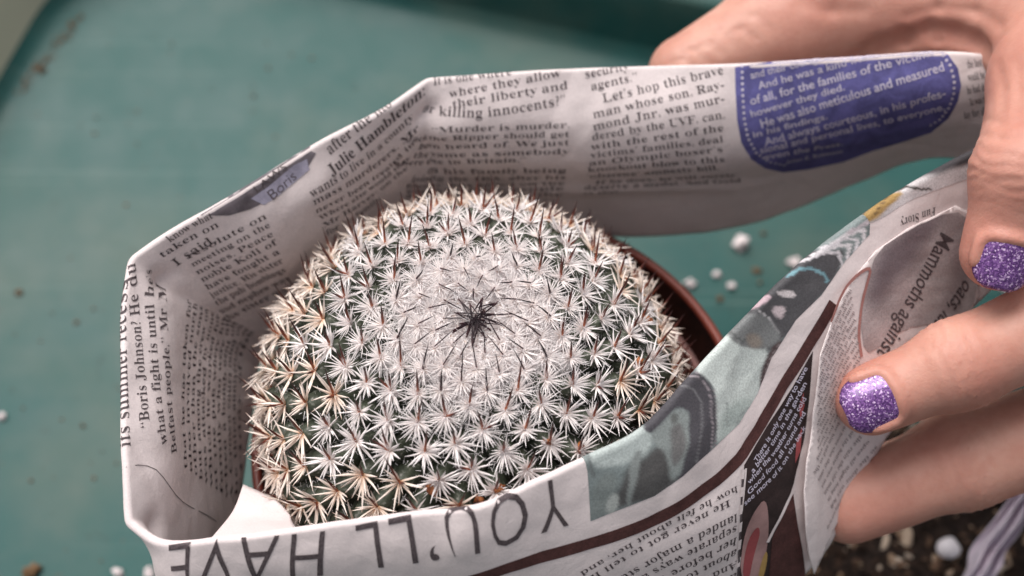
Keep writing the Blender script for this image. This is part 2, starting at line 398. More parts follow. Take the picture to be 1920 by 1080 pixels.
crown = Tubes(); r_ = random.Random(5)
n_obj = 0
for k, (rho, th, d) in enumerate(spots):
    p, nor, up, side = cactus_frame(rho, th + r_.uniform(-.01, .01))
    sc = d/7.3
    if rho < 6.5:                            # young areoles of the crown: joined
        for i in range(22):
            a = r_.uniform(0, 6.28); el = r_.uniform(.1, .9)
            dd = side*math.cos(a)*math.cos(el) + up*math.sin(a)*math.cos(el) + nor*math.sin(el)
            crown.add(p + nor*(.9*sc), dd, r_.uniform(2.4, 4.2)*(.55+.45*sc), .13, 0)
        t = min(1, rho/8.5)
        for i in range(3):
            dd = nor*(.34 + .2*r_.random()) + up*r_.uniform(.85, 1.1) + side*r_.uniform(-.3, .3)
            crown.add(p + nor*(1.6 + 1.2*r_.random()), dd, min(6.2, 1.2 + rho*r_.uniform(.55, .8)), r_.uniform(.15, .19), 1, bend=-nor*.10)
        continue
    X = np.eye(4); yv = up; xv = np.cross(yv, nor)
    X[:3, 0] = xv*sc; X[:3, 1] = yv*sc; X[:3, 2] = nor*sc; X[:3, 3] = (p - nor*.6)*S
    if k not in SINGLE:
        add_rest(TUB[k % 3], X, 0); add_rest(r_.choice(CL_C), Matrix(X.tolist()) @ Matrix.Translation((0, 0, 4.6*S)), 1); continue
    t = bpy.data.objects.new("tubercle", (TUBW if rho < 17 + r_.uniform(-3, 3) else TUB)[k % 3]); COL.objects.link(t); t.parent = cactus; t.matrix_basis = Matrix(X.tolist())
    # outer and lower areoles carry older, cream-coloured spines
    pc = (rho - 29)/16 + r_.uniform(-.5, .6) + (.25 if p[0] < -22 else 0)
    c = bpy.data.objects.new("areole_spines", r_.choice(CL_F if rho < 25 + r_.uniform(-6, 5) else CL_C if pc > .5 else CL_W)); COL.objects.link(c); c.parent = t
    f = r_.uniform(.92, 1.1)*np.interp(rho, [6, 10, 16, 26, 40], [1.6, 1.4, 1.22, 1.1, 1.06])
    c.matrix_basis = Matrix.Translation((0, 0, 4.6*S)) @ Matrix.Rotation(r_.uniform(-.25, .25), 4, 'Z') @ Matrix.Rotation(r_.uniform(-.25, .25), 4, 'X') @ Matrix.Rotation(r_.uniform(-.25, .25), 4, 'Y') @ Matrix.Diagonal((f, f, f, 1))
    for q in range(1 if r_.random() < .72 or rho < 19 else 2):         # dark spines lean up and back, whatever the side they grow on
        kk = max(0, min(1, (17-rho)/5)); dd = nor*(.85-.42*kk) + up*(.30+.75*kk) + np.array([0, .55, .2])*(1-kk) + side*r_.uniform(-.3, .3) + (side*r_.choice((-.8, .8)) - up*.5)*(q > 0)
        dl = np.linalg.solve(X[:3, :3]/sc, unit(dd)); e = bpy.data.objects.new("central_spine", r_.choice(CL_K if kk > .25 else CL_D)); COL.objects.link(e); e.parent = t
        e.matrix_basis = Matrix.Translation((0, 0, (4.75+2.2*kk)*S)) @ Vector(dl).to_track_quat('Z', 'Y').to_matrix().to_4x4() @ Matrix.Diagonal((1-.38*kk, 1-.38*kk, r_.uniform(.85, 1.15)*(1 - .35*(q > 0)), 1)) @ Matrix.Scale((1 - .18*kk)/sc, 4)
    n_obj += 1
print("tubercles", n_obj, "joined", len(order)-n_obj)
if nrest:
    me = mesh("lower_areoles", np.vstack(rest['V']), rest['F'], 1.0); attr(me, "along", np.concatenate(rest['A']))
    o = link("lower_areoles", me, [M_tub, M_sc, M_sd, M_wool], cactus); me.polygons.foreach_set("material_index", rest['M']); tag(o, kind="stuff")
for i in range(4200):                         # felt of fine white hairs on the crown
    rho = 25*math.sqrt(r_.random())*r_.uniform(.55, 1); th = r_.uniform(0, 6.283)
    p, nor, up, side = cactus_frame(max(rho, .3), th); a = r_.uniform(0, 6.28); el = r_.uniform(.05, 1.0)
    dd = side*math.cos(a)*math.cos(el) + up*math.sin(a)*math.cos(el) + nor*math.sin(el)
    crown.add(p + nor*r_.uniform(-.2, 2.0), dd, r_.uniform(1.2, 2.8), .08, 2, sides=3, rings=2)
o = link("crown_wool", crown.mesh("crown_wool", [M_sw, M_sk, M_wool]), (), cactus, False); tag(o, kind="stuff")
# dust and old wool between the tubercles
T = Tubes()
for i in range(7000):
    rho = r_.uniform(15, 62); th = r_.uniform(0, 6.283); p, nor, up, side = cactus_frame(rho, th); a = r_.uniform(0, 6.28)
    T.add(p + nor*r_.uniform(-.6, 1.6), side*math.cos(a)+up*math.sin(a)+nor*r_.uniform(-.2, .5), r_.uniform(.5, 2.0), r_.uniform(.05, .11), 0, sides=3, rings=2)
o = link("axil_wool", T.mesh("axil_wool", [M_wool]), (), cactus, False); tag(o, kind="stuff")
# dried flower remnants
M_dry = mat("dried_flower", (.42, .13, .04), .5, .4); base(M_dry, ramp(M_dry, noise(M_dry, 900, 3), [(.35, (.10, .022, .012)), (.65, (.42, .15, .05))]))
def surf_at(px, py):                          # where a photograph pixel meets the cactus
    best = None
    for rho in np.linspace(5, 62, 115):
        for th in np.linspace(0, 2*math.pi, 180):
            yield rho, th
RHO, TH = np.meshgrid(np.linspace(5, 62, 100), np.linspace(0, 2*math.pi, 160, endpoint=False), indexing='ij')
CP = np.array([[cactus_frame(a, b)[0] for b in TH[0]] for a in RHO[:, 0]]); CN = np.array([[cactus_frame(a, b)[1] for b in TH[0]] for a in RHO[:, 0]])
CPX, _ = project(CP); FACE = ((CAM - CP)*CN).sum(-1) > 0
for k, (px, py, s_) in enumerate([(1183, 617, 2.6), (1172, 688, 2.4), (1152, 548, 1.8), (818, 903, 2.4), (1012, 828, 1.8), (935, 905, 2.2), (1075, 830, 1.7), (892, 925, 2.0)]):
    D = np.where(FACE, np.hypot(CPX[..., 0]-px, CPX[..., 1]-py), 1e9); i, j = np.unravel_index(D.argmin(), D.shape)
    bm = bmesh.new(); bmesh.ops.create_icosphere(bm, subdivisions=2, radius=1)
    for v in bm.verts: v.co *= 1 + .8*math.sin(9*v.co.x+k)*math.sin(8*v.co.y)*math.sin(7*v.co.z+2*k) ; v.co.x *= 1.3; v.co.z *= .7
    for v in bm.verts: v.co *= s_*.48*S
    me = bpy.data.meshes.new("dried_flower"); bm.to_mesh(me); bm.free()
    o = link("dried_flower", me, M_dry, cactus); o.location = Vector((CP[i, j] + CN[i, j]*3.4)*S); o.rotation_euler = (k, 2*k, k*.7)

# ------------------------------------------------------------------ newspaper strip
COLS = [
 [(1950,120,132),(1945,180,127),(1935,230,121),(1920,270,114),(1910,300,108)],
 [(1780,102,133),(1775,165,128),(1765,215,121),(1755,255,112),(1745,292,104)],
 [(1600,112,131),(1600,190,124.5),(1600,245,117),(1600,290,106),(1600,340,94)],
 [(1400,124,129),(1400,215,122),(1400,285,114),(1400,335,102),(1400,420,85)],
 [(1200,130,128),(1200,240,121),(1200,300,113.7),(1200,350,101),(1200,437,82)],
 [(1000,138,128),(1000,235,121),(1000,295,113),(1000,345,101),(1000,430,82)],
 [(860,148,128),(865,230,121),(870,290,112),(880,345,100),(890,425,82)],
 [(800,152,128),(800,215,122),(805,275,112),(815,345,100),(830,430,82)],
 [(745,192,128),(752,250,121),(765,310,111),(785,370,98),(810,455,82)],
 [(600,270,128),(625,335,121),(655,390,112),(695,445,98),(740,515,82)],
 [(430,375,128),(465,430,121),(505,480,112),(555,530,98),(610,590,82)],
 [(300,450,128),(345,495,120),(400,540,111),(460,590,98),(530,640,82)],
 [(247,487,128),(310,530,120),(370,570,111),(430,610,98),(500,655,82)],
 [(238,545,128),(302,565,121),(355,590,112),(415,630,98),(487,675,82)],
 [(234,700,128),(300,705,121),(345,715,111),(405,730,98),(470,750,82)],
 [(236,850,128),(300,850,121),(345,850,111),(400,855,98),(455,865,82)],
 [(242,980,127),(300,985,118),(345,1000,108),(390,1020,96),(430,1060,82)],
 [(300,1018,127),(305,1075,120),(325,1130,110),(360,1190,97),(400,1240,84)],
 [(430,1012,130),(430,1070,124),(440,1135,114),(455,1200,101),(475,1270,84)],
 [(640,984,134),(640,1040,129),(645,1110,119),(655,1190,104),(670,1290,84)],
 [(780,966,137),(785,1020,132),(790,1100,122),(800,1190,106),(815,1300,84)],
 [(900,952,138),(905,1010,133),(915,1090,123),(930,1190,106),(950,1300,84)],
 [(1000,908,138),(1015,970,133),(1035,1060,123),(1060,1160,107),(1090,1290,85)],
 [(1100,862,137),(1125,930,132),(1155,1030,122),(1190,1130,107),(1230,1260,86)],
 [(1200,812,136),(1240,890,130),(1285,990,120),(1330,1090,106),(1375,1190,88)],
 [(1300,708,134),(1355,800,127),(1415,900,117),(1465,990,104),(1510,1066,89)],
 [(1400,600,132),(1460,690,124),(1515,780,115),(1560,860,104),(1588,942,94)],
 [(1500,502,134),(1545,580,127),(1590,660,119),(1630,740,110),(1660,815,100)],
 [(1650,388,135),(1675,460,129),(1705,530,122),(1735,600,114),(1755,670,106)],
 [(1800,300,135),(1810,370,129),(1820,440,122),(1828,500,115),(1832,560,109)],
 [(1930,240,134),(1930,300,128),(1930,360,122),(1930,420,116),(1930,470,111)],
]
class Sheet:
    def __init__(s, cols, step=.7, nv=56, rc=.9, bends=(), sharp=()):
        C = np.array([[at(*p) for p in c] for c in cols])            # (n,5,3)
        C[:, 0, 2] -= .4
        ref = C[:, 1]
        ku = np.concatenate([[0], np.cumsum(np.linalg.norm(np.diff(ref, axis=0), axis=1))])
        nu = int(ku[-1]/step); u = np.linspace(0, ku[-1], nu); s.knots = ku
        R = np.empty((nu, 5, 3)); cuts = [0] + [k for k in sharp] + [len(ku)-1]     # sharp folds at some columns
        for a_, b_ in zip(cuts[:-1], cuts[1:]):
            m_ = (u >= ku[a_]) & (u <= ku[b_]); R[m_] = catmull(C[a_:b_+1], ku[a_:b_+1], u[m_])
        for _ in range(2): R[1:-1] = (R[:-2]+2*R[1:-1]+R[2:])/4
        G = np.empty((nu, nv, 3))
        for i in range(nu):
            kk = np.concatenate([[0], np.cumsum(np.linalg.norm(np.diff(R[i], axis=0), axis=1))])
            t = np.linspace(0, kk[-1], nv); G[i] = catmull(R[i], kk, t)
        s.u = u
        # normals pointing to the inside of the wrap
        du = np.gradient(G, axis=0); dv = np.gradient(G, axis=1); N = unit(np.cross(dv, du))
        for _ in range(3): N[1:-1] = unit(N[:-2]+2*N[1:-1]+N[2:])
        if (N[:, 10]*(np.array([0, 10, 150]) - G[:, 10])).sum(-1).mean() < 0: N = -N
        wv = np.cumsum(np.concatenate([np.zeros((nu, 1)), np.linalg.norm(np.diff(G, axis=1), axis=2)], 1), 1)
        # crumples
        uu = u[:, None] + 0*wv
        D = .45*smooth_noise(uu*.16, wv*.16, 3)*np.clip(wv/8, 0, 1) + .10*smooth_noise(uu*.42, wv*.34, 4)*np.clip(wv/4, .3, 1) + .05*smooth_noise(uu*1.1, wv*.9, 8)
        rr = np.random.default_rng(17)
        for _ in range(44):                                          # fine straight creases
            su, w0 = rr.uniform(0, ku[-1]), rr.uniform(2, 40); a = rr.uniform(-1.2, 1.2); L_ = rr.uniform(8, 22)
            t_ = (uu-su)*math.sin(a) + (wv-w0)*math.cos(a); l_ = (uu-su)*math.cos(a) - (wv-w0)*math.sin(a)
            D += rr.uniform(-.34, .34)*np.exp(-np.abs(t_)/rr.uniform(.7, 2.4))*np.exp(-(l_/L_)**4)
        for su, w0, au, aw, amp in bends: D += amp*np.exp(-((uu-su)/au)**2 - ((wv-w0)/aw)**2)
        G = G + N*D[..., None]
        du = np.gradient(G, axis=0); dv = np.gradient(G, axis=1); N2 = unit(np.cross(dv, du)); N2 *= np.sign((N2*N).sum(-1, keepdims=True)); N = N2
        th = .5*np.interp(wv, [0, 5, 14, 60], [2*rc, 1.8, 1.7, 1.4])
        # closed section: inner bottom .. ridge .. outer bottom
        inn = (G + N*th[..., None])[:, ::-1]; out = G - N*th[..., None]
        upv = -unit(dv[:, 0]); cap = []
        for a in np.linspace(0, math.pi, 11)[1:-1]:
            cap.append(G[:, 0] + th[:, :1]*(N[:, 0]*math.cos(a) + upv*math.sin(a)))
        cap = np.stack(cap, 1)
        s.P = np.concatenate([inn, cap, out], 1); K = s.P.shape[1]; s.kr = inn.shape[1] + 4
        a = np.linalg.norm(np.diff(s.P, axis=1), axis=2); cum = np.concatenate([np.zeros((nu, 1)), np.cumsum(a, 1)], 1)
        s.w = cum[:, s.kr:s.kr+1] - cum                              # + on the inner face, - on the outer
        du = np.gradient(s.P, axis=0); dk = np.gradient(s.P, axis=1); s.N = unit(np.cross(du, dk))
        mid = s.P[:, 8] - G[:, -9]
        if (s.N[:, 8]*mid).sum(-1).mean() < 0: s.N = -s.N
        s.px, s.dep = project(s.P)
        s.front = ((CAM - s.P)*s.N).sum(-1) > -.0
        # arc length along the strip, at mid height
        s.s = np.concatenate([[0], np.cumsum(np.linalg.norm(np.diff(G[:, 14], axis=0), axis=1))])
    def inv(s, px, py, side):
        K = s.P.shape[1]; lo, hi = (0, s.kr+6) if side == 'in' else (s.kr-6, K)
        X = s.px[:, lo:hi]; D = np.hypot(X[..., 0]-px, X[..., 1]-py) + np.where(s.front[:, lo:hi], 0, 25)
        i, j = np.unravel_index(D.argmin(), D.shape); j += lo
        i = min(max(i, 1), len(s.s)-2); j = min(max(j, 1), K-2)
        e = np.array([px, py]) - s.px[i, j]
        A = np.stack([(s.px[i+1, j]-s.px[i-1, j])/2, (s.px[i, j+1]-s.px[i, j-1])/2], 1)
        try: a, b = np.linalg.solve(A, e)
        except np.linalg.LinAlgError: a = b = 0
        a = min(max(a, -1), 1); b = min(max(b, -1), 1)
        ss = s.s[i] + a*(s.s[i+1]-s.s[i-1])/2; ww = s.w[i, j] + b*(s.w[i, j+1]-s.w[i, j-1])/2
        return np.array([ss, ww])
    def surf(s, Q, off):                     # Q (n,2) of (s,w) -> points lifted by off
        Q = np.asarray(Q, float); fi = np.interp(Q[:, 0], s.s, np.arange(len(s.s))); i = np.clip(fi.astype(int), 0, len(s.s)-2); a = (fi-i)[:, None]
        def col(ii):
            W_ = s.w[ii]; K = W_.shape[1]
            j = np.clip((W_ > Q[:, 1:2]).sum(1)-1, 0, K-2); r = np.arange(len(ii))
            w0, w1 = W_[r, j], W_[r, j+1]; b = np.clip((Q[:, 1]-w0)/np.where(w1 == w0, 1, w1-w0), 0, 1)[:, None]
            return s.P[ii, j]*(1-b) + s.P[ii, j+1]*b, s.N[ii, j]*(1-b) + s.N[ii, j+1]*b
        p0, n0 = col(i); p1, n1 = col(i+1)
        return p0*(1-a) + p1*a + unit(n0*(1-a)+n1*a)*off
ku_ = None
_c = np.array([[at(*p) for p in c] for c in COLS])[:, 1]
KU = np.concatenate([[0], np.cumsum(np.linalg.norm(np.diff(_c, axis=0), axis=1))])
BENDS = [(KU[7], 6, 3.5, 2.2, -1.6), (KU[7]-5, 11, 6, 2.5, .8), (KU[12], 7, 3.0, 2.4, -1.8), (KU[12]+1, 13, 2.5, 8, -1.0),
         (KU[16]+1, 6, 3, 2.5, -1.5), (KU[21]-4, 4, 3, 4, -.5), (KU[9]+4, 8, 9, 4, .9), (KU[4], 34, 25, 2.2, .9), (KU[24]+4, 18, 10, 7, 1.0)]
SH = Sheet(COLS, bends=BENDS, sharp=(7, 12, 16))
news = link("newspaper", grid_mesh("newspaper", SH.P, closed=True), M_paper)
tag(news, "folded strip of newspaper wrapped round the cactus, pinched together by the hand", "newspaper")

def dense(poly, step, closed=False):
    out = []; pts = list(poly) + ([poly[0]] if closed else [])
    for (x0, y0), (x1, y1) in zip(pts[:-1], pts[1:]):
        n = max(1, int(math.hypot(x1-x0, y1-y0)/step))
        for k in range(n): out.append((x0+(x1-x0)*k/n, y0+(y1-y0)*k/n))
    if not closed: out.append(pts[-1])
    return out
def patch_sw(poly_sw, step=1.0):             # triangulate a polygon of the unrolled sheet with inner points
    P = np.array(poly_sw); keep = [0]
    for i in range(1, len(P)):
        if np.hypot(*(P[i]-P[keep[-1]])) > .12: keep.append(i)
    P = P[keep]; n = len(P); lo, hi = P.min(0), P.max(0)
    gx, gy = np.meshgrid(np.arange(lo[0], hi[0], step), np.arange(lo[1], hi[1], step)); Q = np.stack([gx.ravel(), gy.ravel()], 1) + 1e-3
    ins = np.zeros(len(Q), bool); j = n-1
    for i in range(n):
        c = (P[i, 1] > Q[:, 1]) != (P[j, 1] > Q[:, 1])
        with np.errstate(divide='ignore', invalid='ignore'): xx = (P[j, 0]-P[i, 0])*(Q[:, 1]-P[i, 1])/(P[j, 1]-P[i, 1]) + P[i, 0]
        ins ^= c & (Q[:, 0] < xx); j = i
    Q = Q[ins]; A = np.vstack([P, Q])
    r = delaunay_2d_cdt([Vector(a) for a in A], [], [list(range(n))], 1, 1e-4)
    return np.array([tuple(v) for v in r[0]]), r[2]
def rounded(poly, n=2):
    P = np.array(poly, float)
    for _ in range(n): Q = np.roll(P, -1, 0); P = np.stack([.75*P+.25*Q, .25*P+.75*Q], 1).reshape(-1, 2)
    return P.tolist()
def decal(name, poly_px, side, m, off=.08, parent=None, step=1.0, sheet=None, px_step=12, jit=0, rnd=0):
    sh = sheet or SH
    if rnd: poly_px = rounded(poly_px, rnd)
    pts = np.array(dense(poly_px, 6 if jit else px_step, True))
    if jit:
        e = RNG.normal(size=pts.shape); e = e + np.roll(e, 1, 0) + np.roll(e, 2, 0) ; pts = pts + e*jit/1.7
    sw = [sh.inv(x, y, side) for x, y in pts]
    V, F = patch_sw(sw, step)
    o = link(name, mesh(name, sh.surf(V, off), F), m, parent or news); return o
def band(name, line_px, width, side, m, off=.09, parent=None, shift=0):
    sw = np.array([SH.inv(x, y, side) for x, y in dense(line_px, 15)])
    for _ in range(3): sw[1:-1] = (sw[:-2]+2*sw[1:-1]+sw[2:])/4
    d = unit(np.gradient(sw, axis=0)); n = np.stack([-d[:, 1], d[:, 0]], 1)
    rows = np.stack([SH.surf(sw + n*(width*k/4 - width/2 + shift), off) for k in range(5)], 1)
    return link(name, grid_mesh(name, rows), m, parent or news)

# ---- lettering (each glyph's outline filled, then laid on the sheet)
class Print:
    def __init__(s): s.V = []; s.F = []; s.n = 0
    def line_sw(s, text, sw, size, font='serif', off=.10, fit=True, sheet=None, squeeze=1.0):
        sh = sheet or SH; sw = np.asarray(sw, float)
        if len(sw) > 4:
            for _ in range(4): sw[1:-1] = (sw[:-2]+2*sw[1:-1]+sw[2:])/4
        L = np.concatenate([[0], np.cumsum(np.linalg.norm(np.diff(sw, axis=0), axis=1))])
        words_ = [glyph(c, font) for c in text]; tot = sum(g[2] for g in words_)*size
        kx = L[-1]/tot if fit else 1.0
        d = unit(np.gradient(sw, axis=0)) if len(sw) > 1 else None
        x = 0.0; V = []
        for g in words_:
            if len(g[0]):
                V.append(np.stack([(x + g[2]/2 + (g[0][:, 0]-g[2]/2)*squeeze)*size*kx, g[0][:, 1]*size], 1)); b = s.n
                s.F += [tuple(i+b for i in q) for q in g[1]]; s.n += len(g[0])
            x += g[2]
        if not V: return
        V = np.vstack(V); t = V[:, 0]
        bx = np.interp(t, L, sw[:, 0]); by = np.interp(t, L, sw[:, 1]); dx = np.interp(t, L, d[:, 0]); dy = np.interp(t, L, d[:, 1])
        over = np.maximum(t-L[-1], 0); Q = np.stack([bx + over*d[-1, 0] - dy*V[:, 1], by + over*d[-1, 1] + dx*V[:, 1]], 1)
        s.V.append(sh.surf(Q, off))
    def line(s, text, pts, size, side='in', font='serif', off=.10, sheet=None, fit=True, squeeze=1.0):
        sh = sheet or SH
        s.line_sw(text, [sh.inv(x, y, side) for x, y in dense(pts, 8)], size, font, off, fit, sheet, squeeze)
    def block(s, lines, side='in', font='serif', most=3.6, off=.10, sheet=None):
        sh = sheet or SH; L = [np.array([sh.inv(x, y, side) for x, y in dense(p, 8)]) for _, p in lines]
        for i, (tx, p) in enumerate(lines):
            m = L[i][len(L[i])//4::max(1, len(L[i])//6)]; gap = 9.0
            for j in range(len(L)):
                if j != i: gap = min(gap, np.median([np.min(np.hypot(*(L[j]-q).T)) for q in m]))
            s.line_sw(tx, L[i], min(most, max(gap/1.06, .9)), font, off, True, sheet)
    def build(s, name, m, parent=None):
        o = link(name, mesh(name, np.vstack(s.V), s.F), m, parent or news, False); tag(o, kind="stuff"); return o

BODY = 3.55
T = Print()
T.block([(a, [b, c]) for a, b, c in [
 ("security", (1097,147), (1180,130)), ("agents.”", (1108,170), (1197,150)), ("Let’s hop this brave", (1130,193), (1358,138)), ("man whose son, Ray-", (1112,222), (1360,165)),
 ("mond Jnr, was mur-", (1112,245), (1360,191)), ("dered by the UVF, can,", (1110,263), (1360,221)), ("with the rest of the", (1108,281), (1358,245)),
 ("victims’ families, deal", (1107,296), (1357,266)), ("an Olympic boxer’s", (1104,310), (1357,284)), ("knockout blow to this", (1102,322), (1360,303)),
 ("‘obscene’ amnesty bill.", (1100,334), (1350,318)), ("If he does, he will surely", (1115,345), (1380,330)), ("deserve a medal. And Gold", (1095,356), (1390,341)), ("at that.", (1093,365), (1165,361))]])
T.block([("It is one where", [(812,160), (905,147), (960,140)]), ("where they allow", [(843,183), (1052,143)]), ("their liberty and", [(848,203), (1065,166)]),
 ("or killing innocents?”", [(790,212), (843,218), (900,221), (980,210), (1062,195)]), ("“Murder is murder.", [(810,249), (1070,239)]), ("Jack the Ripper should get", [(760,265), (1068,256)]),
 ("been heard of. We just", [(783,280), (1068,272)]), ("the same as somebody", [(773,296), (1068,288)]), ("where else in Britain.”", [(735,310), (987,303)]), ("on his family being", [(800,326), (1062,323)]),
 ("joining the IRA, after his", [(770,340), (1062,335)]), ("brother was killed on the", [(760,352), (1060,346)]), ("streets by these people", [(760,362), (1058,356)]), ("and left for dead in the", [(760,371), (1056,366)])], most=3.15)
# diagonal stretch between the two folded corners
T.block([("after the mo", [(618,291), (680,240), (737,197)]), (" ", [(623,331), (700,262), (798,176)]), ("wants to live in a county", [(585,371), (640,338), (700,292), (775,222)]),
 ("mass murderers. Mr", [(588,385), (650,352), (720,303), (785,243)]), ("never been treated in", [(592,400), (660,366), (730,318), (778,268)]),
 ("Where else would they", [(600,413), (660,381), (720,339), (770,296)]), ("Mr Harvey: on the", [(606,428), (660,397), (715,357), (765,316)]), ("for his family", [(612,442), (665,412), (712,376)])], most=3.8)
T.block([("know what", [(318,455), (352,432), (400,408)]), ("taken on", [(303,484), (350,455), (412,424)]), ("I said.", [(330,500), (365,476), (408,452)])], most=4.0)
T.block([(tx, [(352+k*9, 486+k*14.5), (427+k*9, 448+k*14.5), (502+k*6, 408+k*16.5)]) for k, tx in enumerate(["resolute on", "meeting on the", "noises. Peace", "noble Koli of", "have fought a", "justice. His sister", "the pub bombings", "and nephew was", "the sister was"])], most=3.3)
# left stretch, read upwards
T.block([("its summer recess", [(244,838), (238,700), (236,600), (240,520)]), ("“Boris Johnson? He du", [(281,802), (270,690), (261,580), (253,492)]), ("what a fight is until he’s", [(313,832), (299,720), (291,610), (284,505)]),
 ("Belfast people,” Mr M", [(331,850), (320,740), (316,640), (309,540)])] + [(tx, [(350+k*9.6, 880+k*7), (344+k*9.6, 760), (348+k*9.6, 660), (358+k*11.1, 565+k*5)]) for k, tx in enumerate(
 ["that he has taken for", "also involved north", "other than the sons", "but among the crew on", "was attacked by none", "which he worked for", "at the pub where his", "family who were all", "when a bomb went off", "A Crown court ruled on", "the third anniversary or", "Friday of the"])], most=3.9)
T.block([("the last word", [(1814,128), (1862,120)]), ("would be that", [(1816,152), (1862,144)]), ("he had done", [(1814,176), (1858,168)]), ("It was the", [(1820,198), (1856,190)]), ("day they all", [(1808,222), (1850,214)])], most=3.0)
T.build("body_print", M_ink)
T = Print(); T.line("Julie Hambleton:", [(623,331), (700,262), (798,176)], BODY*1.12, font='serifbold'); T.build("bold_print", M_ink)
# blue panel
panel = decal("blue_panel", [(1378,126),(1379,170),(1382,225),(1390,268),(1408,298),(1435,316),(1468,323),(1520,317),(1580,304),(1640,282),(1700,264),(1745,249),(1778,222),(1796,190),(1802,160),(1796,128),(1778,103),(1768,94),(1700,94),(1600,101),(1490,110)], 'in', M_blue, .06)
T = Print()
T.block([(a, [b, c]) for a, b, c in [("and their courage in", (1408,148), (1560,110)), ("And he was a kind friend", (1423,168), (1650,106)), ("of all, for the families of the victims", (1407,197), (1752,104)),
 ("however they died.", (1408,220), (1585,168)), ("He was also meticulous and measured", (1427,240), (1772,132)), ("in his findings.", (1412,258), (1553,222)),
 ("And always courteous, in his profes-", (1435,273), (1775,180)), ("sional and personal lives, to everyone,", (1425,288), (1773,205)), ("even the Press.", (1433,299), (1582,271))]], font='sansbold', most=3.0, off=.15)
T.line("Julian E. Robinson", [(1474,306), (1580,285)], BODY*.7, font='sansbold', off=.15)
T.build("panel_print", M_white_ink, panel)
D = Print()
ring_px = [(1391,124),(1392,170),(1395,222),(1402,258),(1418,287),(1442,303),(1470,309)]
ring_px2 = [(1768,104),(1781,122),(1789,150),(1788,175),(1780,200),(1764,222),(1742,236)]
V, F = [], []
for rp in (ring_px, ring_px2):
    sw = np.array([SH.inv(x, y, 'in') for x, y in dense(rp, 4)]); L = np.concatenate([[0], np.cumsum(np.linalg.norm(np.diff(sw, axis=0), axis=1))])
    for t in np.arange(0, L[-1], 1.3):
        c = np.array([np.interp(t, L, sw[:, 0]), np.interp(t, L, sw[:, 1])]); b = len(V)
        V += [c + .36*np.array([math.cos(a), math.sin(a)]) for a in np.linspace(0, 2*math.pi, 8, endpoint=False)]; F.append(tuple(range(b, b+8)))
o = link("panel_dots", mesh("panel_dots", SH.surf(np.array(V), .15), F), M_white_ink, panel, False); tag(o, kind="stuff")
# grey caption box on the outside of the ridge
cap_ = decal("photo_corner", [(585,270),(592,288),(578,312),(540,345),(505,375),(470,392),(430,404),(375,404),(390,388),(430,368),(500,325),(560,288)], 'in', M_pmauve, .07)
decal("caption_box", [(470,372),(500,352),(550,310),(575,298),(580,318),(548,345),(515,372),(495,384)], 'in', M_plilac, .12, cap_)
T = Print(); T.line("Boris", [(510,377), (558,333)], BODY*.95, font='sans', off=.17); T.line("LAWS", [(480,362), (540,315)], BODY*.62, font='sans', off=.17); T.build("caption_print", M_head, cap_)
# curved hairline on the left stretch
band("hairline", [(236,876),(262,866),(292,874),(306,892),(312,915),(340,945),(378,962),(405,978)], .15, 'in', M_ink, .09)

# ---- outside of the front stretch
T = Print(); T.line("YOU’LL HAVE", [(1066,888),(1000,908),(950,925),(905,940),(850,950),(783,961),(720,973),(620,993),(520,1003),(430,1008),(350,1016),(308,1022)], 15.8, 'out', 'sans', off=.12, squeeze=.86)
T.build("headline_print", M_head)
band("brown_rule", [(640,1160),(740,1132),(860,1094),(927,1073),(1013,1045),(1100,1021),(1193,991),(1262,957),(1330,912),(1385,862),(1420,806),(1478,708),(1530,625),(1563,568)], 2.7, 'out', M_brown)
def seg_dist(P, a, b):
    d = b-a; t = np.clip(((P-a)@d)/(d@d+1e-9), 0, 1); return np.hypot(*(P - a - t[:, None]*d).T)
def picture(name, poly, layers, ground, off, parent=None, step=.5, sheet=None, side='out', rnd=0):
    """a printed photograph: soft-edged tones in the print itself, one colour per point"""
    sh = sheet or SH; pts = rounded(poly, rnd) if rnd else poly
    sw = [sh.inv(x, y, side) for x, y in dense(pts, 6, True)]; sw = [q if -q[1] > 2.6 else np.array([q[0], 1.3]) for q in sw]   # runs over the fold
    V, F = patch_sw(sw, step); P3 = sh.surf(V, off); P = project(P3)[0]
    P = P + np.stack([smooth_noise(P[:, 0]*.09, P[:, 1]*.09, 51), smooth_noise(P[:, 0]*.09, P[:, 1]*.09, 52)], 1)*2.2
    C = np.tile(np.array(ground, float), (len(V), 1)); C *= 1 + .12*smooth_noise(P[:, 0]*.05, P[:, 1]*.05, 53)[:, None]
    for kind, q, col, soft in layers:
        q = np.array(q, float)
        if kind == 'line':
            d = np.min([seg_dist(P, a, b) for a, b in zip(q[:-1], q[1:])], 0); m = np.clip((soft - d)/1.2 + .5, 0, 1)
        else:
            q = np.array(rounded(q, 2)); d = np.min([seg_dist(P, a, b) for a, b in zip(q, np.roll(q, -1, 0))], 0); ins = np.zeros(len(P), bool); jj = len(q)-1
            for ii in range(len(q)):
                c = (q[ii, 1] > P[:, 1]) != (q[jj, 1] > P[:, 1])
                with np.errstate(divide='ignore', invalid='ignore'): xx = (q[jj, 0]-q[ii, 0])*(P[:, 1]-q[ii, 1])/(q[jj, 1]-q[ii, 1]) + q[ii, 0]
                ins ^= c & (P[:, 0] < xx); jj = ii
            m = np.clip(np.where(ins, d, -d)/(2*soft) + .5, 0, 1)
        m = (m*m*(3-2*m))[:, None]*(1 + 0*P[:, :1]); C = C*(1-m) + np.array(col)*m
    me = mesh(name, P3, F); a = me.color_attributes.new("print", 'FLOAT_COLOR', 'POINT'); a.data.foreach_set("color", np.hstack([np.clip(C, 0, 1), np.ones((len(C), 1))]).astype(np.float32).ravel())
    return link(name, me, M_pict, parent or news)
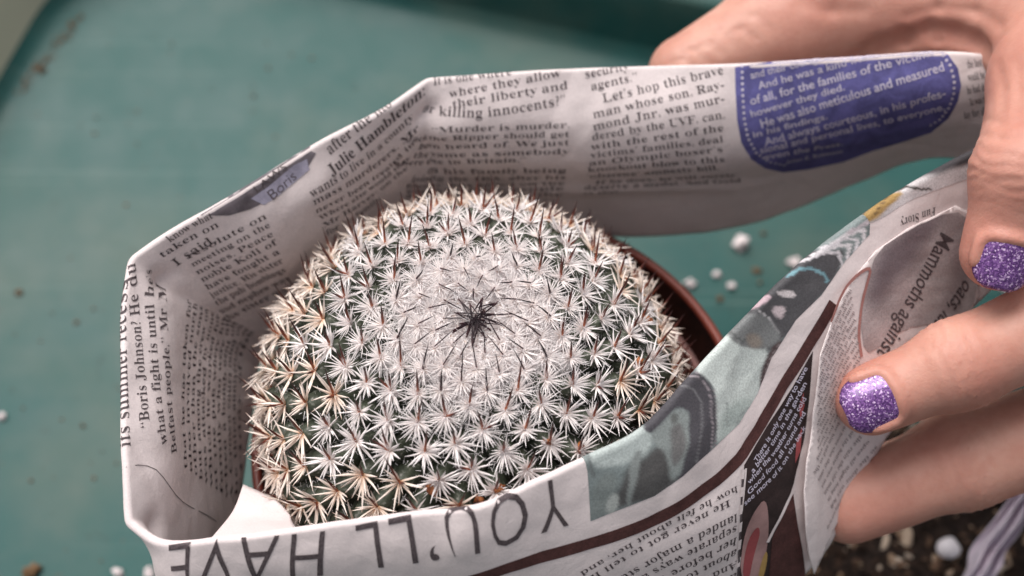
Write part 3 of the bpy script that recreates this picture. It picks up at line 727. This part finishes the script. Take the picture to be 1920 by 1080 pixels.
M_pict = mat("printed_photograph", (.3, .3, .3), .7, .25)
_a = nodes(M_pict)[0].new("ShaderNodeAttribute"); _a.attribute_name = "print"
_c = mix(M_pict, .32, _a.outputs["Color"], ramp(M_pict, noise(M_pict, 2600, 3, .7), [(.36, (.2,)*3), (.62, (1.15,)*3)]), 'MULTIPLY'); base(M_pict, _c); bump(M_pict, noise(M_pict, 330, 5, .6, dist=1.2), .35, .35)
PO, LI = 'poly', 'line'
photo = picture("street_photo", [(1093,838),(1100,870),(1104,920),(1107,977),(1150,960),(1227,930),(1280,893),(1340,838),(1385,795),(1420,738),(1447,670),(1492,600),(1540,553),(1582,493),(1630,440),(1632,400),(1560,440),(1480,515),(1400,592),(1300,690),(1200,788),(1140,818)], [
 (PO, [(1085,830),(1202,790),(1232,822),(1208,858),(1172,872),(1115,880)], (.43,.475,.465), 7), (PO, [(1108,900),(1160,880),(1150,960),(1105,980)], (.20,.225,.22), 8),
 (LI, [(1090,838),(1106,858),(1110,890)], (.17,.19,.19), 3), (PO, [(1150,960),(1187,945),(1270,915),(1272,880),(1251,825),(1208,858),(1172,885),(1158,925)], (.085,.082,.082), 8),
 (PO, [(1186,850),(1203,840),(1196,892),(1181,955),(1174,950)], (.24,.26,.255), 3), (PO, [(1152,922),(1134,950),(1140,968),(1156,960),(1164,930)], (.38,.40,.385), 3),
 (PO, [(1196,800),(1262,725),(1300,690),(1331,712),(1345,752),(1342,850),(1265,910),(1279,874),(1293,819),(1290,776),(1276,763),(1245,786),(1224,818)], (.075,.07,.08), 3),
 (LI, [(1290,703),(1312,706),(1327,724),(1335,758),(1335,860)], (.30,.26,.28), 1.2), (LI, [(1297,695),(1322,702),(1338,722),(1344,758),(1342,850)], (.22,.18,.20), 1.2), (LI, [(1270,722),(1300,728),(1316,750),(1318,790),(1306,875)], (.15,.145,.155), 2),
 (PO, [(1219,818),(1245,788),(1276,765),(1292,779),(1292,819),(1281,874),(1258,912),(1251,850),(1234,835)], (.25,.275,.27), 4), (PO, [(1256,800),(1285,790),(1286,850),(1262,880),(1256,840)], (.155,.15,.15), 6), (PO, [(1254,780),(1270,776),(1272,792),(1258,796)], (.13,.135,.13), 4),
 (PO, [(1345,640),(1364,615),(1403,645),(1440,650),(1428,700),(1421,761),(1340,850),(1346,752),(1333,713),(1298,690)], (.54,.585,.565), 2.5), (PO, [(1350,760),(1415,740),(1410,780),(1345,850)], (.40,.45,.43), 9),
 (LI, [(1361,752),(1364,797),(1379,803),(1388,788),(1407,764)], (.31,.34,.33), 1.3),
 (PO, [(1430,665),(1470,630),(1514,585),(1559,530),(1590,470),(1564,470),(1498,470),(1440,530),(1395,575),(1360,605),(1405,645),(1439,650)], (.085,.082,.088), 3),
 (PO, [(1424,740),(1426,700),(1439,653),(1478,628),(1464,678)], (.085,.058,.06), 3), (LI, [(1432,720),(1442,672),(1462,645)], (.26,.22,.22), 1.2),
 (PO, [(1356,614),(1389,590),(1437,587),(1469,631),(1439,657),(1409,652),(1376,646)], (.185,.19,.192), 4), (PO, [(1398,630),(1420,620),(1432,645),(1412,655)], (.23,.20,.175), 5), (LI, [(1420,583),(1445,600),(1463,625)], (.45,.43,.44), 1.5), (LI, [(1370,620),(1390,640),(1402,636)], (.11,.115,.115), 2.2),
 (PO, [(1455,549),(1478,542),(1494,545),(1494,555),(1478,558),(1462,555)], (.62,.56,.57), 1.5), (PO, [(1396,584),(1423,556),(1450,554),(1442,568),(1412,580)], (.50,.37,.41), 2), (PO, [(1445,578),(1470,573),(1472,588),(1463,603)], (.55,.46,.48), 1.6),
 (LI, [(1476,516),(1500,507),(1526,505),(1544,512),(1549,528)], (.19,.34,.39), 3.2),
 (LI, [(1500,492),(1545,474),(1572,474),(1580,500)], (.60,.56,.585), 3), (LI, [(1520,480),(1565,462),(1592,462),(1590,490)], (.66,.62,.64), 3.4), (LI, [(1540,466),(1585,448),(1606,450),(1602,478)], (.64,.60,.63), 3.2), (LI, [(1560,455),(1602,434),(1622,432),(1616,462)], (.66,.62,.64), 3.6), (LI, [(1590,436),(1630,416)], (.5,.44,.47), 4)],
 (.22,.255,.255), .06)
# plain margin, blonde picture edge at the pinched end
picture("hair_photo", [(1600,430),(1640,366),(1700,322),(1790,284),(1836,276),(1830,330),(1760,354),(1700,378),(1650,412)], [
 (PO, [(1560,460),(1640,350),(1720,290),(1850,262),(1830,312),(1760,322),(1700,338),(1640,385)], (.055,.05,.055), 7), (PO, [(1590,430),(1630,388),(1662,362),(1700,358),(1670,386),(1630,420)], (.38,.24,.09), 3), (LI, [(1625,386),(1660,360),(1700,352),(1745,352)], (.06,.05,.045), 2.2), (LI, [(1640,400),(1662,370)], (.16,.10,.05), 1.5)],
 (.62,.575,.585), .06, rnd=1)
T = Print(); T.line("Fun Story", [(1754,388), (1686,412)], 2.6, 'out', off=.1); T.build("margin_print", M_ink)
# dark column with pale lettering and the printed can
film = decal("dark_column", [(1395,872),(1430,812),(1480,735),(1524,658),(1518,740),(1508,820),(1488,905),(1465,985),(1450,1090),(1385,1090),(1390,960)], 'out', M_film, .06)
decal("can_picture", [(1386,1090),(1392,1010),(1412,960),(1436,930),(1442,985),(1436,1040),(1425,1090)], 'out', M_can, .10, film, rnd=2)
decal("can_stripe", [(1390,1085),(1398,1020),(1418,985),(1426,995),(1410,1050),(1404,1088)], 'out', M_red, .13, film, rnd=2)
decal("can_foot", [(1418,1085),(1434,1030),(1440,1040),(1430,1088)], 'out', M_yellow, .13, film, rnd=2)
for k, (a, b) in enumerate([((1398,878),(1390,960)), ((1392,880),(1383,1085))]): band("column_edge", [a, b], .5, 'out', M_ink if k else M_paper, .12 + .02*k, film)
for k in range(6):
    y = 880 + 33*k; band("column_tick", [(1393-1.6*k, y), (1391-1.6*k, y+18)], .8, 'out', M_paper, .16, film)
decal("lower_column", [(1440,1095),(1447,1008),(1486,925),(1494,980),(1504,1030),(1512,1095)], 'out', M_brown, .16, film)
band("column_edge", [(1438,1016),(1488,914)], .8, 'out', M_paper, .22, film)
T = Print()
for k, tx in enumerate(["There is only one way to have", "a better time in the garden", "when the weather turns cold", "Good food all round and", "see more of it on the back"]):
    T.line(tx, [(1418-7*k + (k > 2)*6, 868+20*k), (1452+2*k, 808+20*k), (1514-1*k, 690+28*k)], 1.75, 'out', 'sansbold', off=.15)
T.build("column_print", M_white_ink, film)
decal("red_word", [(1497,762),(1506,735),(1508,760),(1500,785)], 'out', M_red, .14, film); decal("red_word", [(1492,830),(1503,800),(1500,845),(1490,868)], 'out', M_red, .14, film)
# upside down story
T = Print()
ST = ["how he felt about her, and", "He never got to tell him", "landed a major studio on", "separate ways after a row", "her before the break up", "about to end it with him", "And so the long summer", "about the two of them"]
def _st(k):
    a = np.array([1382 - (14 if k == 1 else 0), 910 + 26*k - (k > 2)*4*(k-2)]); d = np.array([-296, 163]); return [tuple(a), tuple(a + d*.5 + (0, -4)), tuple(a+d)]
T.block([(tx, _st(k)) for k, tx in enumerate(ST)], 'out', most=3.7)
T.build("story_print", M_ink)

# ---- loose outer sheet at the pinched end, with its own print
class Lifted:                                 # the same sheet, carried a little way off the strip and curling at its free edge
    pass
def lift(V):
    V = np.asarray(V); p = project(SH.surf(V, 0))[0]
    edge = np.interp(p[:, 0] - (1520 + (780-p[:, 1])*.02), [0, 60], [1, 0])
    return .4 + 2.0*edge
lp = [(1600,520),(1640,470),(1700,428),(1790,385),(1820,400),(1830,480),(1833,560),(1770,660),(1715,738),(1660,816),(1615,885),(1588,940),(1548,1004),(1512,1064),(1502,1030),(1494,980),(1490,920),(1494,870),(1506,800),(1516,740),(1526,660),(1556,590)]
sw = [SH.inv(x, y, 'out') for x, y in dense(lp, 12, True)]
V, F = patch_sw(sw, 1.0)
P3 = SH.surf(V, 0); N3 = SH.surf(V, 1) - P3; lift_v = lift(V)
loose = link("loose_sheet", mesh("loose_sheet", P3 + N3*lift_v[:, None], F), M_paper, news)
so = loose.modifiers.new("thickness", 'SOLIDIFY'); so.thickness = .25*S; so.offset = -1
class LSheet:
    def inv(s, *a): return SH.inv(*a)
    def surf(s, Q, off):
        p = SH.surf(Q, 0); n = SH.surf(Q, 1) - p; return p + n*(lift(Q) + off + .06)[:, None]
LS = LSheet()
picture("picture_panel", [(1640,470),(1700,430),(1785,392),(1816,412),(1826,480),(1830,556),(1790,612),(1745,606),(1690,616),(1645,650),(1618,664),(1610,600),(1622,530)], [
 (PO, [(1630,500),(1690,425),(1790,385),(1740,450),(1690,520),(1630,590)], (.21,.17,.185), 18), (PO, [(1700,560),(1765,460),(1800,510),(1740,600)], (.48,.42,.42), 9), (PO, [(1795,560),(1830,500),(1840,560),(1790,620)], (.50,.44,.44), 8)], (.43,.37,.375), .06, loose, .8, LS, rnd=1)
T = Print()
T.line("Mammoths against", [(1762,432),(1712,530),(1640,660)], 6.6, 'out', 'sansbold', off=.12, sheet=LS); T.line("oats, luscious", [(1806,520),(1770,575),(1700,660)], 6.6, 'out', 'sansbold', off=.12, sheet=LS)
T.build("picture_print", M_head, loose)
def lband(name, line, width, m, off):
    sw = np.array([SH.inv(x, y, 'out') for x, y in dense(line, 12)])
    for _ in range(3): sw[1:-1] = (sw[:-2]+2*sw[1:-1]+sw[2:])/4
    d = unit(np.gradient(sw, axis=0)); n = np.stack([-d[:, 1], d[:, 0]], 1)
    return link(name, grid_mesh(name, np.stack([LS.surf(sw+n*(width*k/2-width/2), off) for k in range(3)], 1)), m, loose)
lband("pink_frame", [(1548,600),(1575,545),(1610,508),(1634,494),(1622,530),(1610,580),(1606,630),(1612,668)], .7, M_pinkline, .1)
T = Print()
WORDS = "the old man of the house was not at home when they came for him and so the door was left open all night long in the rain".split()
q = 0
for k in range(12):
    a = np.array([1590 + 2*k, 540 + 14*k]); b = np.array([1522 - k*1.0, 668 + 17*k])
    T.line(" ".join(WORDS[(q+i) % len(WORDS)] for i in range(6)), [tuple(a), tuple(b)], 1.25, 'out', off=.1, sheet=LS); q += 6
for k in range(6):
    T.line(" ".join(WORDS[(q+i) % len(WORDS)] for i in range(5)), [(1640-15*k, 832-9*k), (1545-8*k, 946-13*k)], 1.6, 'out', off=.1, sheet=LS); q += 5
T.line("there was nothing more to say", [(1590,905), (1536,984)], 1.7, 'out', off=.1, sheet=LS)
T.build("small_print", M_faint, loose)
# white inner flap tucked in at the near left corner
fp = [[(395,1010,127),(412,990,119),(430,968,113),(443,945,110),(456,908,107)], [(440,1006,127),(452,988,120),(466,970,114),(480,950,111),(492,924,108)], [(490,1001,127),(498,986,121),(506,975,116),(515,958,112),(523,942,110)], [(556,992,127),(553,986,123),(549,980,119),(546,974,116),(545,967,114)]]
C = np.array([[at(*p) for p in c] for c in fp]); G = catmull(C, np.arange(4.), np.linspace(0, 3, 24)); G = np.stack([catmull(g, np.arange(5.), np.linspace(0, 4, 20)) for g in G])
o = link("corner_flap", grid_mesh("corner_flap", G), M_paper, news); so = o.modifiers.new("thickness", 'SOLIDIFY'); so.thickness = .5*S

# ------------------------------------------------------------------ hand
def sdf_cone(P, a, b, ra, rb):
    a, b = np.asarray(a, np.float32), np.asarray(b, np.float32); d = b-a; L2 = float(d@d)
    t = np.clip(((P-a)@d)/L2, 0, 1); q = P - a - t[..., None]*d
    return np.sqrt((q*q).sum(-1)) - (ra + (rb-ra)*t)
def smin(a, b, k):
    h = np.clip(.5+.5*(b-a)/k, 0, 1); return b*(1-h) + a*h - k*h*(1-h)
def surface_nets(f, org, h):
    s = f < 0; c = np.zeros(tuple(np.array(f.shape)-1), np.int8)
    for dx in (0, 1):
        for dy in (0, 1):
            for dz in (0, 1): c += s[dx:f.shape[0]-1+dx, dy:f.shape[1]-1+dy, dz:f.shape[2]-1+dz]
    act = np.argwhere((c > 0) & (c < 8)); idx = -np.ones(c.shape, np.int64); idx[tuple(act.T)] = np.arange(len(act))
    acc = np.zeros((len(act), 3)); cnt = np.zeros(len(act)); off = np.array([(i, j, k) for i in (0, 1) for j in (0, 1) for k in (0, 1)])
    for a in range(8):
        for b in range(a+1, 8):
            if abs(off[a]-off[b]).sum() != 1: continue
            fa = f[tuple((act+off[a]).T)]; fb = f[tuple((act+off[b]).T)]; m = (fa < 0) != (fb < 0)
            t = np.where(m, fa/np.where(m, fa-fb, 1), 0); acc += m[:, None]*(off[a] + t[:, None]*(off[b]-off[a])); cnt += m
    V = org + h*(act + acc/cnt[:, None]); F = []
    for ax in range(3):
        sl0 = [slice(None)]*3; sl1 = [slice(None)]*3; sl0[ax] = slice(0, -1); sl1[ax] = slice(1, None)
        e = np.argwhere(s[tuple(sl0)] != s[tuple(sl1)]); u, v = [(1, 2), (2, 0), (0, 1)][ax]
        e = e[(e[:, u] > 0) & (e[:, v] > 0) & (e[:, u] < f.shape[u]-1) & (e[:, v] < f.shape[v]-1)]
        du = np.eye(3, dtype=int)[u]; dv = np.eye(3, dtype=int)[v]
        q = np.stack([idx[tuple((e-du-dv).T)], idx[tuple((e-dv).T)], idx[tuple(e.T)], idx[tuple((e-du).T)]], 1)
        flip = s[tuple(e.T)]; q[~flip] = q[~flip][:, ::-1]; F.append(q)
    return V, np.vstack(F)
HP = dict(
 thumb=[((1288,138,110), 9.5), ((1460,62,112), 14), ((1720,-70,117), 22), ((2060,-60,126), 27)],
 index=[((2100,0,132), 19), ((1985,150,145), 13), ((1918,325,147), 9.0), ((1873,474,137), 7.4)],
 middle=[((2260,330,126), 16), ((2080,560,128), 10.4), ((1795,684,122), 8.5), ((1632,750,116), 7.3)],
 ring=[((2290,560,112), 15), ((2090,775,106), 11.2), ((1800,862,97), 10.2), ((1590,944,90), 8.8)],
 little=[((2300,760,98), 13), ((2160,950,90), 9), ((2020,1040,84), 7.6)])
H3 = {k: [(at(*p), r) for p, r in v] for k, v in HP.items()}
def nail_grid(j, tip, r, px, facing, ln, wd):
    a = unit(tip - j); c = at(*px); n = unit(facing - a*(facing@a)); b = np.cross(a, n)
    q = tip + a*((c-tip)@a); rows = []
    for i in range(17):
        u = -1 + 2*i/16; row = []
        for k in range(17):
            v = -1 + 2*k/16
            wdt = wd/2*math.sqrt(max(.03, 1 - (max(0, u-.3)/.76)**2.4 - .34*max(0, -u)**5))
            su = u*ln/2 - .08*ln*v*v*(u < 0)*(-u)*-1
            ang = v*wdt/(r*.98); dr = r + .45 - .25*v*v - 1.1*max(0, u-.2)**2 - .35*max(0, -u)**4
            row.append(q + a*su + (n*math.cos(ang) + b*math.sin(ang))*dr)
        rows.append(row)
    return np.array(rows)
v2c = lambda p: unit(CAM - p)
ti, tm = H3['index'], H3['middle']
NAILS = [nail_grid(ti[2][0], ti[3][0], 7.4, (1866, 484, 140), v2c(ti[3][0]) + np.array([.15, -.25, 0]), 10.8, 10.6),
         nail_grid(tm[2][0], tm[3][0], 7.3, (1634, 750, 121), v2c(tm[3][0]) + np.array([0, -.1, 0]), 11.6, 11.4)]
palm = [(at(1700, 8, 121), at(1995, 40, 134), 15, 18), (H3['index'][0][0], H3['middle'][0][0], 20, 19), (H3['middle'][0][0], H3['ring'][0][0], 19, 17), (H3['ring'][0][0], H3['little'][0][0], 17, 15),
        (at(2060, -20, 126), at(2560, 330, 118), 25, 27), (at(2300, 560, 110), at(2620, 420, 112), 20, 26), (at(2560, 370, 116), at(3000, 260, 112), 28, 27)]
hh = .75
lo = np.array([30., -75, 66]); hi = np.array([215., 165, 172])
ax = [np.arange(l, h_, hh, dtype=np.float32) for l, h_ in zip(lo, hi)]
X3 = np.stack(np.meshgrid(*ax, indexing='ij'), -1)
f = None
for a, b, ra, rb in palm: d = sdf_cone(X3, a, b, ra, rb); f = d if f is None else smin(f, d, 14)
def box(p, m):                               # grid slices round some points
    p = np.atleast_2d(p); return tuple(slice(max(0, int((l-m-o)/hh)), max(1, int((h_+m-o)/hh)+2)) for l, h_, o in zip(p.min(0), p.max(0), lo))
for k, ch in H3.items():
    g = None
    for (a, ra), (b, rb) in zip(ch[:-1], ch[1:]):
        d = sdf_cone(X3, a, b, ra, rb); g = d if g is None else smin(g, d, 4)
    if k in ('index', 'middle', 'ring'):       # flesh at the joints and their creases
        j, rj = ch[2]; B = box(j, 18); XB = X3[B]; dirv = unit(ch[3][0]-ch[2][0]).astype(np.float32); al = (XB-j)@dirv; rr = np.sqrt(((XB-j-al[..., None]*dirv)**2).sum(-1))
        wob = .7*np.sin(XB[..., 0]*.55 + XB[..., 1]*.4) + .4*np.sin(XB[..., 2]*.9 + XB[..., 0]*.3)
        g[B] += (rr < 14)*(-.45*np.exp(-(al/4.5)**2) + .25*np.exp(-((al-9)/4)**2))
        for o_, am in ((-5.0, .18), (-3.0, .42), (-1.3, .55), (0.6, .6), (2.4, .5), (4.3, .28), (6.3, .14)): g[B] += am*np.exp(-((al-o_-wob*(.7+.3*math.sin(o_*3)))/.62)**2)*(rr < 14)
    f = smin(f, g, {'thumb': 12, 'index': 11}.get(k, 5))
for N_ in NAILS:                             # skin fold round the base and sides of each nail
    edge = np.vstack([N_[11:2:-1, 0], N_[1, 1:-1:2], N_[2:12, -1]]); B = box(edge, 4); e = f[B]
    for p_, q_ in zip(edge[:-1], edge[1:]): e = smin(e, sdf_cone(X3[B], p_, q_, .55, .55), 1.5)
    f[B] = e
def on_hand(px, py):                         # first point of the skin along a sight line
    d = unit(ray(px, py))
    for t in np.arange(120, 340, .5):
        p = CAM + d*t; ix = ((p-lo)/hh).astype(int)
        if (ix >= 0).all() and (ix < np.array(f.shape)).all() and f[tuple(ix)] < 0: return p
    return None
def groove(pts, depth, wid):
    P_ = [on_hand(*q) for q in pts]; P_ = [p for p in P_ if p is not None]
    for a, b in zip(P_[:-1], P_[1:]):
        if np.linalg.norm(b-a) > 16: continue
        B = box([a, b], 4*wid); f[B] += depth*np.exp(-(sdf_cone(X3[B], a, b, .05, .05)/wid)**2)
groove([(1612,100),(1650,84),(1695,68),(1745,56),(1790,60),(1830,78),(1852,100),(1866,128)], 1.7, 1.8)
groove([(1640,96),(1700,82),(1760,76),(1810,84)], .5, 1.0)
for dx, dy, L_, am in ((0,0,1,.36), (30,-12,.7,.25), (-17,16,.8,.32), (47,-36,1.1,.28), (92,-40,.8,.3), (120,-62,1.2,.22)):
    groove([(1290+dx-14*L_, 100+dy-24*L_+20), (1300+dx, 92+dy), (1318+dx+8*L_, 96+dy+22*L_)], am, .8)
groove([(1505,8),(1560,20),(1620,18)], .4, 1.6); groove([(1700,30),(1760,14),(1830,20),(1880,50)], .4, 1.2); groove([(1870,120),(1880,170),(1876,230)], .35, 1.0)
groove([(1905,115),(1912,170),(1908,210)], .3, .9); groove([(1846,225),(1880,232),(1915,228)], .35, .8); groove([(1842,250),(1878,258),(1915,254)], .3, .8)
for q_ in (0, -1): f[q_] = 1; f[:, q_] = 1; f[:, :, q_] = 1      # closed where the wrist is cut
V, F = surface_nets(f, lo, hh); V = V.astype(float)
M_skin = mat("skin", (.56, .32, .255), .5, .35)
def _skin():
    m = M_skin; n, l, p = nodes(m)
    a = noise(m, 55, 4, .6); b = noise(m, 320, 4, .65); w_ = noise(m, 900, 3, .7, dist=2); vo = n.new('ShaderNodeTexVoronoi'); vo.feature = 'DISTANCE_TO_EDGE'; vo.inputs['Scale'].default_value = 950; l.new(n['tc'].outputs['Object'], vo.inputs['Vector']); fr = noise(m, 120, 3, .5)
    c = mix(m, ramp(m, a, [(.32, (0,)*3), (.68, (1,)*3)]), (.45, .205, .155), (.58, .315, .245))
    c = mix(m, attribute(m, "flush"), c, (.56, .20, .155)); c = mix(m, ramp(m, b, [(.45, (0,)*3), (.75, (.5,)*3)]), c, (.47, .20, .15))
    base(m, c); p.inputs["Subsurface Weight"].default_value = .25; p.inputs["Subsurface Radius"].default_value = (1, .35, .2); p.inputs["Subsurface Scale"].default_value = .0025
    bump(m, ramp(m, vo.outputs['Distance'], [(0, (0,)*3), (.3, (1,)*3)]), .16, .10); bump(m, b, .35, .4); bump(m, w_, .22, .15)
_skin()
hand = link("person", mesh("person", V, F), M_skin)
fl_ = np.zeros(len(V))
for k, ch in H3.items():                     # redder skin over joints and finger ends
    for i_, am, wd_ in ((1, .45, 11), (2, .5, 8), (3, .6, 8)):
        if i_ < len(ch): fl_ = np.maximum(fl_, am*np.exp(-(np.linalg.norm(V-ch[i_][0], axis=1)/wd_/1.2)**2))
fl_ = np.clip(fl_ + .10*smooth_noise(V[:, 0]*.12, V[:, 1]*.12 + V[:, 2]*.1, 31), 0, 1); attr(hand.data, "flush", fl_)
tag(hand, "hand with glittery purple nails reaching in from the right to pinch the newspaper", "person")
# glitter nails
M_nail = mat("purple_glitter", (.2, .07, .35), .3, .6)
def _nail():
    m = M_nail; n, l, p = nodes(m); v = n.new("ShaderNodeTexVoronoi"); v.inputs["Scale"].default_value = 3200
    l.new(n.new("ShaderNodeTexCoord").outputs["Object"], v.inputs["Vector"])
    sep = n.new("ShaderNodeSeparateColor"); l.new(v.outputs["Color"], sep.inputs[0])
    base(m, ramp(m, sep.outputs[0], [(0, (.065, .016, .11)), (.5, (.14, .045, .22)), (.82, (.28, .125, .37)), (1, (.76, .56, .80))]))
    p.inputs["Metallic"].default_value = .3; l.new(ramp(m, sep.outputs[1], [(0, (.25,)*3), (1, (.5,)*3)]), p.inputs["Roughness"])
    nm = n.new("ShaderNodeBump"); nm.inputs["Strength"].default_value = .6; nm.inputs["Distance"].default_value = .12*S; l.new(sep.outputs[2], nm.inputs["Height"]); l.new(nm.outputs[0], p.inputs["Normal"])
    p.inputs["Coat Weight"].default_value = .45; p.inputs["Coat Roughness"].default_value = .18
_nail()
for N_ in NAILS:
    o = link("fingernail", grid_mesh("fingernail", N_), M_nail, hand); so = o.modifiers.new("thickness", 'SOLIDIFY'); so.thickness = .45*S; so.offset = -1

# ------------------------------------------------------------------ compost heap, perlite, plastic
def mound_h(x, y):
    d = np.hypot((x-150)/78, (y+75)/88); h = 26*np.clip(1.25-d, 0, 1)**.8
    return h + (h > .1)*(1.6*smooth_noise(x*.35, y*.35, 21) + .8*smooth_noise(x*1.1, y*1.1, 22)) - .5
xs = np.linspace(50, 262, 130); ys = np.linspace(-190, 42, 140); GX, GY = np.meshgrid(xs, ys, indexing='ij')
GZ = mound_h(GX, GY)
comp = link("compost", grid_mesh("compost", np.stack([GX, GY, GZ], -1)), M_soil); tag(comp, kind="stuff")
V, F = [], []; ico = bmesh.new(); bmesh.ops.create_icosphere(ico, subdivisions=1, radius=1); IV = np.array([v.co[:] for v in ico.verts]); IF = [tuple(v.index for v in q.verts) for q in ico.faces]; ico.free()
for i in range(5200):
    x = RNG.uniform(70, 240); y = RNG.uniform(-150, 30); z = mound_h(np.array(x), np.array(y))
    if z < .3: continue
    s_ = RNG.lognormal(-.15, .5); sc = np.array([1.5, .8, .45])*s_*RNG.uniform(.7, 1.2, 3); rot = np.array(Matrix.Rotation(RNG.uniform(0, 6), 3, 'Z') @ Matrix.Rotation(RNG.normal(0, .6), 3, 'X'))
    b = len(V); V += list((IV*sc*(1+.25*RNG.normal(size=(len(IV), 1))))@rot.T + (x, y, z+.4*s_)); F += [tuple(k+b for k in q) for q in IF]
o = link("bark_chips", mesh("bark_chips", V, F), M_chip, comp, False); tag(o, kind="stuff")
def lump(name, p, r, m, seed, sub=3, rough=.36):
    bm = bmesh.new(); bmesh.ops.create_icosphere(bm, subdivisions=sub, radius=1); rr = np.random.default_rng(seed); k = rr.normal(size=(7, 3))*2.9; ph = rr.uniform(0, 6, 7)
    for v in bm.verts:
        c = np.array(v.co); v.co *= 1 + rough*sum(math.sin(float(c@kk)+pp) for kk, pp in zip(k, ph))/2.2
        v.co.x *= 1.12; v.co.z *= .85; v.co *= r*S
    me = bpy.data.meshes.new(name); bm.to_mesh(me); bm.free(); o = link(name, me, m); o.location = Vector(np.asarray(p)*S); return o
PER = [(1390,455,18,"largest white perlite granule on the teal tray right of the cactus"), (1491,491,14,"white perlite granule touching the edge of the printed street picture"),
       (1291,532,13,"white perlite granule closest to the terracotta pot rim"), (1344,514,9,"small pale perlite granule in the middle of the tray gap"), (1371,535,9,"faint small perlite granule nearest the pale picture of the newspaper"),
       (1886,540,9,"white perlite granule between the two purple nails"), (1,782,9,"white granule at the left edge of the picture"), (222,1073,9,"yellowish white granule at the bottom below the paper corner"), (280,1074,11,"white granule tucked beside the lower left paper corner")]
for k, (px, py, d, lb) in enumerate(PER):
    r = d*2/2*.163/1.3; o = lump("perlite_granule", at(px, py, r*.8), r, M_perl, 40+k); tag(o, lb, "perlite", "perlite granules scattered on the tray")
p = at(1778, 1028, 24); z = float(mound_h(np.array(p[0]), np.array(p[1]))); p = at(1778, 1028, z+3)
tag(lump("white_pebble", p, 3.0, M_peb, 77, 3, .08), "smooth white oval pebble lying on the dark compost", "pebble")
o = lump("soil_crumb", at(57, 1072, 1.2), 1.8, M_soil, 61); base(M_dirt, ramp(M_dirt, noise(M_dirt, 500), [(.3, (.07, .04, .02)), (.7, (.20, .12, .07))])); o.data.materials[0] = M_dirt
tag(o, "brown soil crumb on the tray in the lower left", "soil crumb")
V, F = [], []
for i in range(260):
    if i < 120:
        t = RNG.random(); e = RNG.normal(0, 7); q = at(150-120*t+e, 25+150*t+abs(RNG.normal(0, 5)), .3)
    else: q = at(RNG.uniform(20, 700), RNG.uniform(60, 1080), .2)
    if i > 235: q = at(*[(1432,438),(1418,508),(1425,530),(1350,560)][i % 4], .4)
    s_ = RNG.lognormal(-.75, .4)*(1.7 if i > 235 else .8); b = len(V); V += list(IV*s_*np.array([1, 1, .5])*(1+.2*RNG.normal(size=(len(IV), 1))) + q); F += [tuple(k+b for k in g) for g in IF]
o = link("soil_specks", mesh("soil_specks", V, F), M_dirt); tag(o, kind="stuff")
# crumpled lilac plastic in the lower right corner
M_plas = mat("lilac_plastic", (.62, .53, .62), .35, .5); bump(M_plas, noise(M_plas, 160, 4, .6, dist=1.5), .7, 1.2)
cl = [(1990,840,40), (1915,935,38), (1860,1030,36), (1810,1120,34)]
C = np.array([at(*p) for p in cl]); G = []
for t in np.linspace(0, 3, 60):
    c = catmull(C, np.arange(4.), np.array([t]))[0]; row = []
    for k in np.linspace(-1, 1, 40):
        w_ = 10.5 + 1.2*math.sin(t*5); row.append(c + np.array([.75, .45, 0])*w_*k + np.array([0, 0, 1.6*math.sin(k*7+t*3) + 1.2*math.sin(k*3-t*7) + 2.2*(1-k*k)]))
    G.append(row)
o = link("plastic_wrapper", grid_mesh("plastic_wrapper", np.array(G)), M_plas); so = o.modifiers.new("thickness", 'SOLIDIFY'); so.thickness = .4*S
tag(o, "crumpled lilac plastic strip lying on the compost in the lower right corner", "plastic")
print("tris", sum(len(m.polygons)*2 for m in bpy.data.meshes))
